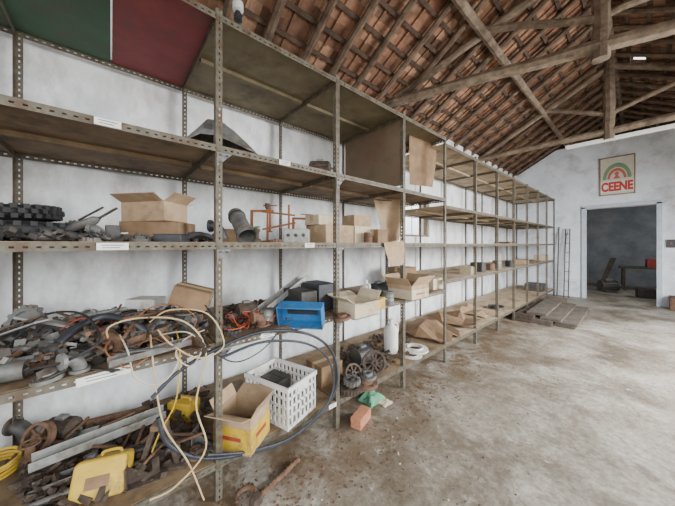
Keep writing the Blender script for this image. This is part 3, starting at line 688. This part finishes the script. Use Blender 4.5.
rg='rusty rod offcuts heaped on the waist-high shelf'
for k in range(30):
    a=random.uniform(20,195); yb=random.uniform(346,370)-a*.05; p=Aw(a,yb,random.uniform(.06,.2)); an=random.uniform(0,PI); ln=random.uniform(.06,.16)
    d=Vector((math.cos(an)*ln,math.sin(an)*ln,random.uniform(-.04,.04)))
    if p.x+abs(d.x)>-1.72: p.x=-1.74-abs(d.x)
    rod('thin rusty rod offcut lying in the scrap heap on the waist-high shelf',[p-d,p+d],random.uniform(.005,.011),m_rust,'rod_offcut','rod',rg)
for k in range(16):
    p=P(random.uniform(40,200),random.uniform(1.78,2.1),H+.002)
    bolt('loose rusty bolt lying on the waist-high shelf among the scrap',p,random.uniform(0,6),random.uniform(.04,.08),'loose bolts on the waist-high shelf')
def scrap(name,label,z,pxr,Dr,nn,mt,sz=.03,hmax=.05):
    m=MB()
    for k in range(nn):
        D=random.uniform(*Dr); p=P(random.uniform(*pxr),D,0)
        q=random.uniform(.3,1)*sz
        m.box(p.x,p.y,z+q*.3+random.uniform(0,hmax),q*random.uniform(.5,2.2),q*random.uniform(.4,1.2),q*random.uniform(.2,.8),rot=(random.uniform(-.6,.6)*(hmax>0),random.uniform(-.6,.6)*(hmax>0),random.uniform(0,PI)))
    return tag(m.build(name,mt,sm=False),label,'scrap',kind='stuff')
scrap('metal_scrap','dark fine metal scrap spread under the heap on the waist-high shelf',H,(0,205),(1.8,2.6),560,m_steelD,.05,.1)
scrap('metal_scrap','brown crumbs and small fittings spread under the waist-high heap',H,(0,205),(1.8,2.6),340,m_rust,.04,.1)
scrap('metal_scrap','pale grey chips strewn through the waist-high heap',H,(0,205),(1.8,2.6),240,m_steel,.05,.12)
scrap('metal_scrap','grey small parts strewn along the eye-level shelf',E,(0,215),(1.78,2.4),320,m_steelD,.035,.04)
scrap('metal_scrap','mixed rubble of small parts on the waist-high shelf right of the first post',H,(225,330),(1.8,2.5),260,m_rustD,.04,.04)
scrap('metal_scrap','brown crumbs and fittings on the floor-level shelf',LV[0],(20,210),(1.8,2.6),420,m_rustD,.05,.05)
scrap('metal_scrap','grey crumbs on the floor-level shelf between post two and three',LV[0],(340,410),(1.8,2.5),200,m_rustD,.05,.03)
# bay 0-1
bar('dusty grey steel channel propped diagonally behind the blue tray',Aw(256,320,.02),Q(305,278,2.2),.09,.008,m_alu,'steel_channel','channel',prof='U')
T=thing('metal_tray','bright blue metal tray turned on its side at the shelf edge','tray',Aw(302,325),RC-.15,None,.3)
m=MB(); w_,h_,d_=.33,.17,.1
m.box(0,d_/2,h_/2,w_,.006,h_); m.box(0,0,.004,w_,d_,.008); m.box(0,0,h_-.004,w_,d_,.008); m.box(-w_/2,0,h_/2,.008,d_,h_); m.box(w_/2,0,h_/2,.008,d_,h_); m.build('tray_body',m_blue,T,sm=False,bev=.003)
m=MB(); m.box(0,d_/2-.01,h_*.5,w_*.7,.01,.03); m.build('rib',m_dkpl,T,sm=False)
carton('dark plastic battery case behind the blue tray',Aw(318,308,0),G,.2,.3,.24,m_dkpl,tape=False,name='battery_case')
carton('grey steel box behind the blue tray beside the battery case',Aw(300,312,0),G,.16,.3,.2,m_steelD,tape=False,name='steel_case')
T=tin('small pale paint tin between channel and blue tray',Aw(268,324,0),.05,.11,m_alu)
rw=random.Random(5)
for k,lab in enumerate(('bright orange wire tangled in a loose loop right of the first post','second orange wire looping lower over the shelf edge near the first post','thin orange wire straggling towards the blue tray','reddish wire wandering along the shelf behind the orange loops')):
    pts=[]
    for i in range(9):
        pts.append(Q(226+6.2*i+rw.uniform(-8,8),320+rw.uniform(-9,10),1.85+rw.uniform(-.06,.12)))
    rod(lab,pts,.0035,m_orange if k<3 else m_red2,'electric_wire','wire',sm_=True)
motor('brown motor behind the orange wires',Aw(246,318,0),G,.2,.06,m_rustD)
gear('dark gear lying flat near the orange wires',Aw(232,334,.005),(0,0,0),.06,14,.025,m_steelD)
elbow('brown elbow right of the orange wires on the waist-high shelf',Aw(262,330,0),G,.03,.06,m_rust)
pipe('grey pipe lying behind the orange wires',Aw(228,322,.03),Aw(276,312,.03),.028,m_steel)
# bay 1-2
carton('pale open carton on the waist-high shelf right of the second post',Aw(356,314,0),G,.28,.26,.13,m_cardP,op=True)
carton('small yellow carton at the shelf edge right of the second post',Aw(375,308,0),G,.14,.14,.1,m_yel,tape=False)
motor('dark motor standing behind the pale open carton',Aw(378,298,0),G,.24,.08,m_dkpl)
jug('small white bottle standing beside the dark motor',Aw(366,302,0),.05,.2,m_white)
tin('grey tin standing at the front before the third post',Aw(388,304,0),.06,.12,m_steel)
disc('brown flange in front of the pale carton',Aw(342,320,.01),(.1,0,0),.07,.02,m_rust)
carton('open printed tan carton beyond the third post on the waist-high shelf',Aw(408,297,0),G,.34,.32,.16,m_card,op=True,band=m_cardP)
carton('dark brown carton behind the printed one on the waist-high shelf',Aw(402,284,0),G,.3,.3,.26,m_cardD)
carton('pale small carton at the right end of the near rack, waist-high',Aw(430,288,0),G,.24,.24,.14,m_cardP)
def cable(lb,pts,r,mt): rod(lb,[Q(*p) for p in pts],r,mt,'electric_cable','cable',sm_=True,seg=7)
cable('longest beige cable looping from the waist-high shelf past the post to the bottom',[(112,345,1.85),(108,328,1.8),(140,318,1.78),(185,322,1.68),(206,352,1.63),(196,404,1.62),(206,448,1.61),(176,486,1.62),(150,500,1.66)],.0048,m_beige)
cable('beige cable crossing the first post in a narrow loop',[(150,322,1.8),(170,310,1.75),(208,314,1.64),(224,345,1.63),(200,358,1.62),(172,345,1.64),(158,330,1.72)],.0042,m_beige)
cable('beige cable hanging straight down left of the first post',[(150,330,1.85),(152,352,1.67),(157,395,1.65),(166,430,1.65),(188,462,1.64),(204,500,1.62)],.0042,m_beige)
cable('pale cable in a wide hanging bow under the waist-high shelf card',[(120,335,1.8),(128,352,1.67),(136,378,1.65),(160,384,1.64),(178,362,1.65),(172,338,1.75)],.0038,m_cardP)
cable('pale cable twisted in a small eye left of the first post',[(160,335,1.8),(186,332,1.68),(202,345,1.64),(192,366,1.63),(176,356,1.64),(184,340,1.68),(204,330,1.72)],.0038,m_cardP)
cable('yellowish cable falling from the heap to the trestle stand',[(176,330,1.85),(180,352,1.67),(176,400,1.66),(160,432,1.7),(152,452,1.8)],.0042,m_yel)
cable('thin brown cable dipping below the waist-high shelf edge',[(110,340,1.8),(106,352,1.68),(128,368,1.66),(155,352,1.67),(170,342,1.72)],.004,m_rustO)
cable('thin brown cable curling over the heap by the tilted carton',[(130,325,1.9),(150,308,1.9),(176,305,1.9),(196,318,1.85),(190,332,1.8)],.004,m_rustO)
cable('reddish cable snaking across the heap behind the white pulley',[(60,330,2.0),(84,318,2.0),(104,330,1.95),(126,316,1.95),(150,330,1.9),(168,322,1.9)],.004,m_red2)
cable('reddish cable winding over the heap front to the first post',[(90,352,1.85),(112,340,1.85),(130,350,1.8),(152,338,1.8),(176,346,1.8),(205,330,1.8)],.004,m_rustO)
cable('black wire draped across the first post towards the orange wires',[(205,305,1.8),(216,318,1.66),(240,338,1.66),(262,325,1.75)],.004,m_blk)
cable('black wire sagging beneath the orange wires to the post',[(200,330,1.8),(212,350,1.66),(236,362,1.66),(262,350,1.66),(280,330,1.75)],.004,m_blk)
# ================================================================ FLOOR-LEVEL SHELF (.24)
B=.24
def Ab(px,py,dz=0): return A(px,py,B)+Vector((0,0,dz))
hp=[(152,398),(178,372),(215,350),(262,332),(308,334),(332,352),(337,384),(322,412),(288,440),(244,454),(200,458),(168,444),(158,418)]
rod('large black rubber hose hoop leaning against the rack front around the white crate',[Q(x,y,1.655) for x,y in hp],.0105,m_hose,'rubber_hose','hose',sm_=True,seg=10)
rod('inner black hose loop beside the cardboard box with the yellow print',[Q(x+(240-x)*.08+4,y+(400-y)*.1+3,1.635) for x,y in hp[2:11]],.0085,m_hose,'rubber_hose','hose',sm_=True,seg=10)
crate('white lattice plastic crate on the floor-level shelf inside the hose hoop',Ab(281,409),RC-.55,.45,.33,.3,m_white)
carton('open worn carton with yellow printed lower half in front of the white crate',Ab(243,440),RC-.25,.27,.24,.24,m_card,op=True,band=m_yel)
carton('dark case sitting inside the white crate',Ab(276,402,.02),RC-.55,.2,.16,.2,m_steelD,tape=False,name='steel_case')
jerry('boxy yellow canister with paper label at the front left of the floor-level shelf',Ab(100,496),RC+.35,.23,.14,.18,m_yel,rx=-.45)
jerry('smaller yellow canister behind the triangular stand',Ab(184,416),RC-.2,.2,.12,.13,m_yel,paper=False)
cc=Ab(-6,478,.03)
m=MB(); 
pts=[cc+Vector((.1*math.cos(a)*(1+.04*math.sin(a*.37)),.1*math.sin(a),.01*a/PI)) for a in [2*PI*k/20 for k in range(80)]]
m.tube(pts,.008); tag(m.build('rope_coil',m_yel),'yellow rope coil at the left end of the floor-level shelf','rope')
bar('broad grey galvanised channel lying across the floor-level shelf',Ab(30,482,.08),Ab(165,428,.1),.1,.006,m_alu,'steel_channel','channel',prof='U')
bar('second galvanised strip lying under the broad channel',Ab(30,500,.03),Ab(180,440,.03),.07,.006,m_steel,'steel_channel','channel',prof='U')
bar('flat pale metal sheet strip behind the broad channel',Ab(50,452,.05),Ab(150,424,.07),.12,.004,m_alu,'metal_strip','strip')
pipe('long grey pipe lying in front of the yellow canister',Ab(20,518,.03),Ab(180,452,.04),.018,m_steel)
pipe('brown pipe at the back of the floor-level shelf',Ab(60,436,.04),Ab(150,414,.04),.03,m_rust)
pipe('dark pipe lying between canister and triangular stand',Ab(110,470,.08),Ab(196,444,.05),.018,m_steelD)
wheel('brown pulley standing at the back left of the floor-level shelf',Ab(42,452,.1),(1.2,0,RC),.09,.04,5,m_rust)
wheel('dark pulley lying beside the brown standing one',Ab(66,446,.02),(.2,0,0),.08,.04,5,m_steelD)
motor('brown motor at the back left of the floor-level shelf',Ab(62,440,0),RC,.22,.07,m_rustD)
gear('dark gear lying at the back by the smaller yellow canister',Ab(120,432,.03),(.3,0,0),.09,16,.03,m_rustD)
valve('brown valve lying near the yellow rope coil',Ab(30,466,0),RC+.4,.09,m_rust)
elbow('dark elbow at the back left behind the brown motor',Ab(28,448,0),RC,.04,.09,m_steelD)
T=thing('trestle_stand','dark brown triangular stand rising behind the yellow canister','stand',Ab(160,468),RC+.2)
for s_ in(-1,1):
    m=MB(); m.box(s_*.07,0,.12,.025,.03,.27,rot=(0,-s_*.3,0)); m.build('leg',m_rustD,T,sm=False)
m=MB(); m.box(0,0,.012,.3,.08,.02); m.build('foot_plate',m_rustD,T,sm=False)
m=MB(); m.box(0,0,.255,.08,.06,.03); m.build('cap_plate',m_rust,T,sm=False)
bracket('heavy brown bracket in front of the triangular stand',Ab(144,480),RC+.5,.16,.12,.1,m_rustD)
bracket('grey bracket left of the carton with yellow print',Ab(205,446),RC,.14,.12,.09,m_steel)
disc('brown disc lying before the first post on the floor-level shelf',Ab(196,456,.01),(0,0,0),.06,.02,m_rust)
for k in range(14):
    p=Ab(random.uniform(60,195),random.uniform(436,470),random.uniform(.04,.12)); an=random.uniform(0,PI); d=Vector((math.cos(an),math.sin(an),.1))*.09
    if p.x+abs(d.x)>-1.72: p.x=-1.74-abs(d.x)
    rod('rusty rod offcut lying loose on the floor-level shelf left of the first post',[p-d,p+d],.009,m_rust,'rod_offcut','rod','rod offcuts on the floor-level shelf')
wheel('large spoked pulley leaning near the third post on the floor-level shelf',Ab(374,374,.12),(1.2,0,RC),.12,.05,10,m_rustD)
wheel('medium dark pulley leaning behind the large spoked one',Ab(352,384,.1),(1.1,0,RC+.5),.09,.04,8,m_rustD)
gear('brown gear lying flat beside the second post on the floor-level shelf',Ab(350,392,.01),(0,0,0),.1,18,.04,m_rustD)
gear('grey gear stacked on the brown one by the second post',Ab(352,391,.075),(.05,0,.3),.08,14,.035,m_steel)
disc('brown brake disc lying in front of the large spoked pulley',Ab(366,386,.01),(0,0,0),.11,.03,m_rust)
disc('grey disc stacked on the brown brake disc',Ab(368,385,.075),(.08,0,0),.08,.025,m_steel)
motor('dark motor behind the gears, left of the white jug',Ab(362,364,0),G,.28,.09,m_steelD)
carton('brown carton behind the crate near the second post',Ab(324,378,0),G,.26,.26,.18,m_cardD)
jug('tall white plastic jug standing beyond the spoked pulley',Ab(391,352),.085,.38,m_white,1)
disc('white enamel ring lid lying flat on the floor-level shelf',Ab(415,351,.02),(0,0,0),.16,.02,m_white,'ring_lid','lid',.6,0)
disc('second white ring tucked under the ring lid',Ab(411,355,.0),(0,0,0),.13,.006,m_white,'ring_lid','lid',.6,0)
folded('large crumpled brown cardboard flattened past the white ring lid',A(431,333,B)+Vector((-.05,0,0)),G+.1,.75,.8,.17,m_cardD,3)
folded('tan flattened carton folded beyond the brown cardboard',A(455,321,B)+Vector((-.05,0,0)),G+.05,.8,.8,.17,m_cardD,5)
folded('tan flattened carton in the second bay of the farther rack',A(476,312,B)+Vector((-.05,0,0)),G,.75,.75,.1,m_card,8)
# ================================================================ FAR RACK items
def FP(px,D,li): return P(px,D,LF[li])
rows=[('small white carton on the waist-high shelf just past the fifth post',468,1.85,1,.2,.18,.12,m_cardP),
('dark grey box beside the small white carton, far rack waist-high',478,1.9,1,.18,.2,.16,m_steelD),
('red-brown box near the sixth post on the far rack',487,1.9,1,.2,.2,.12,m_rust),
('flat tan carton two bays before the far wall, waist-high',520,1.95,1,.3,.3,.1,m_card),
('pale carton at the end of the far rack, waist-high',541,1.95,1,.34,.3,.16,m_cardP),
('dark box at the end of the far rack floor-level shelf',535,2.0,0,.5,.4,.2,m_steelD),
('flat brown tray on the eye-level shelf of the far rack',505,1.95,2,.4,.3,.04,m_cardD)]
for (lb,px,D,li,w_,d_,h_,mt) in rows: carton(lb,FP(px,D,li),G,w_,d_,h_,mt,tape=False)
tin('grey tin on the far rack waist-high shelf past the red-brown box',FP(497,1.85,1),.08,.16,m_steel)
tin('black tin at the far rack near its middle, waist-high',FP(510,1.85,1),.09,.13,m_dkpl)
wheel('dark pulley lying on the floor-level shelf of the far rack',FP(496,1.95,0)+Vector((0,0,.01)),(0,0,0),.15,.06,5,m_steelD)
# ================================================================ FLOOR THINGS
T=thing('brick','orange clay brick lying on the floor below the gears','brick',P(361,1.62,0),G+.3)
m=MB(); m.box(0,0,.045,.21,.1,.09); m.build('brick_body',m_brick,T,bev=.006)
crumple('plastic_bag','green plastic bag slumped on the floor against the shelf behind the orange brick','bag',P(372,1.78,0),G,.22,.18,.12,m_grn,4)
crumple('cloth_rag','small pale rag on the floor by the green bag','rag',P(385,1.66,0),G,.12,.1,.03,m_cardP,12)
pA=A(256,500,.03);pB=A(299,459,.03)
T=thing('threaded_bar','rusty ribbed bar with square end lying on the floor before the rack','bar',pA)
d=pB-pA; m=MB(); 
pts=[d*(k/24) for k in range(25)]; m.tube(pts,[.02 if k%2 else .014 for k in range(25)],seg=10); m.build('ribbed_shaft',m_rust,T)
m=MB(); q=d.normalized().to_track_quat('X','Z').to_euler(); m.box(0,0,0,.06,.05,.05,rot=tuple(q)); m.build('square_end',m_rustD,T)
T=thing('shackle_hook','rusty curved hook lying on the floor under the hose hoop','hook',A(246,497,.012))
m=MB(); m.tube([(.055*math.cos(a),.055*math.sin(a),.006) for a in [.6+k*.35 for k in range(13)]],[.009+.001*k for k in range(13)][::-1]); m.build('hook_body',m_rust,T)
m=MB(); m.lathe([(.012,0),(.026,0),(.026,.02),(.012,.02)],(.05,.06,0),(0,0,1),closed=True); m.build('eye',m_rustD,T)
scrap('floor_grit','fine brown debris scattered on the floor in front of the rack',0,(220,500),(1.2,1.75),620,m_rust,.013,0)
scrap('floor_grit','sparse brown grit scattered on the open concrete floor',0,(300,560),(.5,1.3),260,m_rustD,.008,0)
scrap('floor_grit','pale crumbs of plaster scattered on the concrete floor',0,(300,520),(.7,1.5),90,m_cardP,.01,0)
pg=[(0,'left edge',1.60,2.1,0),(0,'middle',1.27,2.1,.0),(0,'right edge',.94,2.0,-.01),(1,'left edge',1.59,2.0,.01),(1,'middle',1.26,2.1,.0),(1,'right edge',.93,2.0,.015),(2,'left edge',1.55,1.9,-.01),(2,'right edge',1.15,2.0,.01),(3,'alone',1.4,1.9,.02)]
for i,(lv,sd,D,ln,a) in enumerate(pg):
    m=MB(); m.box(0,0,.022,.32,ln,.044,j=.003); o=m.build('plank',m_plank if i%3 else m_rustD,None,sm=False,org=(0,0,0)); o.location=(-D,7.35+.05*(i%3),lv*.047+.004); o.rotation_euler=(0,0,a)
    tag(o,'weathered board in the floor stack by the rack, %s layer, %s'%(('bottom','second','third','topmost')[lv],sd),'board')
T=thing('wooden_tray','dark shallow wooden tray behind the board stack','tray',W(8.9,1.4,0),.2); m=MB(); m.box(0,0,.06,.3,.4,.12); m.build('tray_body',m_plank,T,sm=False,bev=.004)
m=MB(); m.box(0,0,.13,.32,.42,.02); m.build('lid',m_wood,T,sm=False)
T=thing('ladder','narrow grey metal ladder leaning on the far wall beside the rack end','ladder',Rr(566,SF-.35,0))
lean=math.atan(.28/2.0)
for s_ in(-1,1):
    m=MB(); m.box(s_*.05,.14,1.02,.025,.02,2.06,rot=(-lean,0,0)); m.build('rail',m_steelD,T,sm=False)
for k in range(7):
    m=MB(); zz=.2+k*.28; m.tube([(-.045,zz*math.tan(lean),zz),(.045,zz*math.tan(lean),zz)],.008); m.build('rung',m_steelD,T)
rod('thin dark pole leaning in the corner beside the ladder',[Rr(557,SF-.3,0.01),Rr(559,SF-.03,2.1)],.015,m_steelD,'pole','pole')
T=thing('switch_box','small dark switch box mounted on the far wall right of the doorway','switch box',W(SF-.03,-.5,1.5),0)
m=MB(); m.box(0,0,.09,.16,.06,.2); m.build('case',m_dkpl,T,bev=.005); m=MB(); m.box(0,-.035,.09,.03,.02,.06); m.build('lever',m_red2,T,sm=False)
T=thing('floor_crate','brown wooden box standing against the far wall right of the doorway','box',W(SF-.25,-.62,0),0)
m=MB(); m.box(0,0,.15,.32,.3,.3); m.build('body',m_rust,T,bev=.005); m=MB(); m.box(0,0,.31,.34,.32,.02); m.build('lid',m_rustD,T,sm=False)
# sign
sx0=-.762; sx1=-.087; sz0=2.93; sz1=3.98; cx=(sx0+sx1)/2; sw=sx1-sx0; sh=sz1-sz0
T=thing('wall_sign','square white sign with green arch and red lettering above the doorway','sign',(cx,SF-.02,sz0))
m=MB(); m.box(0,0,sh/2,sw,.03,sh); m.build('board',mat('sign_board',(196,190,172),(208,202,186),bump=0),T,sm=False)
m=MB()
for (x,z,a,b2) in ((0,.012,sw,.025),(0,sh-.012,sw,.025),(-sw/2+.012,sh/2,.025,sh),(sw/2-.012,sh/2,.025,sh)): m.box(x,-.018,z,a,.012,b2)
m.build('border',mat('sign_border',(130,104,74),(142,114,84),bump=0),T,sm=False)
def arch(r1,r2,y,mt,nm,cz):
    m=MB(); n_=20; vs=[]
    for k in range(n_+1):
        a=PI*k/n_; 
        for rr in (r1,r2):
            for yy in (y,y-.006): vs.append((rr*math.cos(a),yy,cz+rr*1.6*math.sin(a)))
    fs=[]
    for k in range(n_):
        b0=k*4;c0=b0+4; fs+=[(b0,c0,c0+2,b0+2),(b0+1,b0+3,c0+3,c0+1),(b0,b0+1,c0+1,c0),(b0+2,c0+2,c0+3,b0+3)]
    m.add(vs,fs); m.build(nm,mt,T,sm=False)
sg_g=mat('sign_green',(112,140,108),(124,150,118),bump=0); sg_r=mat('sign_red',(182,56,46),(192,66,56),bump=0); sg_r2=mat('sign_red_faded',(180,92,78),(190,104,90),bump=0)
arch(.2,.27,-.016,sg_g,'green_arch',.44); arch(.13,.18,-.016,sg_r2,'red_arch',.44)
m=MB(); m.prism([(-.07,0),(.07,0),(.025,.09),(.05,.15),(0,.2),(-.05,.15),(-.025,.09)],.006,Matrix.Translation((0,-.016,.44))@Euler((PI/2,0,0)).to_matrix().to_4x4()); m.build('emblem',sg_r2,T,sm=False)
m=MB(); m.box(0,-.017,.235,.63,.004,.31); m.build('name_band',m_paper,T,sm=False)
cu=bpy.data.curves.new('lettering','FONT'); cu.body='CEENE'; cu.size=.33; cu.align_x='CENTER'; cu.extrude=.003; cu.offset=.016; cu.space_character=1.0
to=bpy.data.objects.new('lettering',cu); col.objects.link(to)
bpy.context.view_layer.update()
dg=bpy.context.evaluated_depsgraph_get(); me=bpy.data.meshes.new_from_object(to.evaluated_get(dg)); bpy.data.objects.remove(to)
xs=[v.co.x for v in me.vertices]; wd_=max(xs)-min(xs); mid_=(max(xs)+min(xs))/2
for v in me.vertices: v.co.x=(v.co.x-mid_)*.6/wd_
lo=bpy.data.objects.new('lettering',me); col.objects.link(lo); lo.parent=T; lo.rotation_euler=(PI/2,0,0); lo.location=(0,-.022,.12); me.materials.clear(); me.materials.append(sg_r)
# back room clutter
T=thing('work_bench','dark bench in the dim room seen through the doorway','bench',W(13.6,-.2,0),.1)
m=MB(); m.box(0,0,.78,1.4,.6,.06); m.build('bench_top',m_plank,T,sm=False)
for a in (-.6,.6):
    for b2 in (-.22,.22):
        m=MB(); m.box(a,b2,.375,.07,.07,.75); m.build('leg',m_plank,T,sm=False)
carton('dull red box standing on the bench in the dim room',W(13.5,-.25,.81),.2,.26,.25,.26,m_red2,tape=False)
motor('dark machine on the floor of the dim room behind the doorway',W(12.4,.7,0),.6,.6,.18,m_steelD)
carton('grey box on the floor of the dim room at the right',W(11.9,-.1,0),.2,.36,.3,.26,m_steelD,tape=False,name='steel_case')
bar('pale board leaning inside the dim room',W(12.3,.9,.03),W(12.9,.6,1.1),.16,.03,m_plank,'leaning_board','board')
# ---------------------------------------------------------------- camera and light
cam=bpy.data.cameras.new('camera'); cam.sensor_width=36; cam.lens=F/675*36; cam.shift_y=-9/675; cam.clip_start=.02
co=bpy.data.objects.new('camera',cam); col.objects.link(co); co.location=(0,0,EYE); co.rotation_euler=(PI/2,0,TH)
bpy.context.scene.camera=co
wd=bpy.data.worlds.new('sky'); bpy.context.scene.world=wd; wd.use_nodes=True
nt=wd.node_tree; n=nt.nodes; l=nt.links; bg=n['Background']
tc=n.new('ShaderNodeTexCoord'); sx=n.new('ShaderNodeSeparateXYZ'); l.new(tc.outputs['Generated'],sx.inputs[0])
cr=n.new('ShaderNodeValToRGB'); cr.color_ramp.elements[0].position=.45; cr.color_ramp.elements[0].color=(.15,.14,.125,1); cr.color_ramp.elements[1].position=.55; cr.color_ramp.elements[1].color=(.90,.95,1,1)
mp=n.new('ShaderNodeMapRange'); mp.inputs['From Min'].default_value=-1; mp.inputs['From Max'].default_value=1; l.new(sx.outputs['Z'],mp.inputs['Value']); l.new(mp.outputs[0],cr.inputs['Fac']); l.new(cr.outputs['Color'],bg.inputs[0])
bg.inputs[1].default_value=3.9
def area(name,loc,target,sx,sy,pw,c=(1,1,1)):
    a=bpy.data.lights.new(name,'AREA'); a.shape='RECTANGLE'; a.size=sx; a.size_y=sy; a.energy=pw; a.color=c
    o=bpy.data.objects.new(name,a); col.objects.link(o); o.location=loc; o.rotation_euler=(Vector(target)-Vector(loc)).to_track_quat('-Z','Y').to_euler(); return o
area('doorway_daylight',(2.7,5.6,2.3),(.0,5.0,0),2.2,1.8,700,(.96,.98,1))
area('side_daylight',(2.6,-.5,2.2),(-2.2,1.2,1.2),2.5,2.2,100,(1,.98,.95))
area('back_room_fill',(1.9,12.6,2.6),(-1.6,12.8,.4),1.2,1,48,(.95,.98,1))  # added fill lamp to brighten the room behind the doorway, no real source there
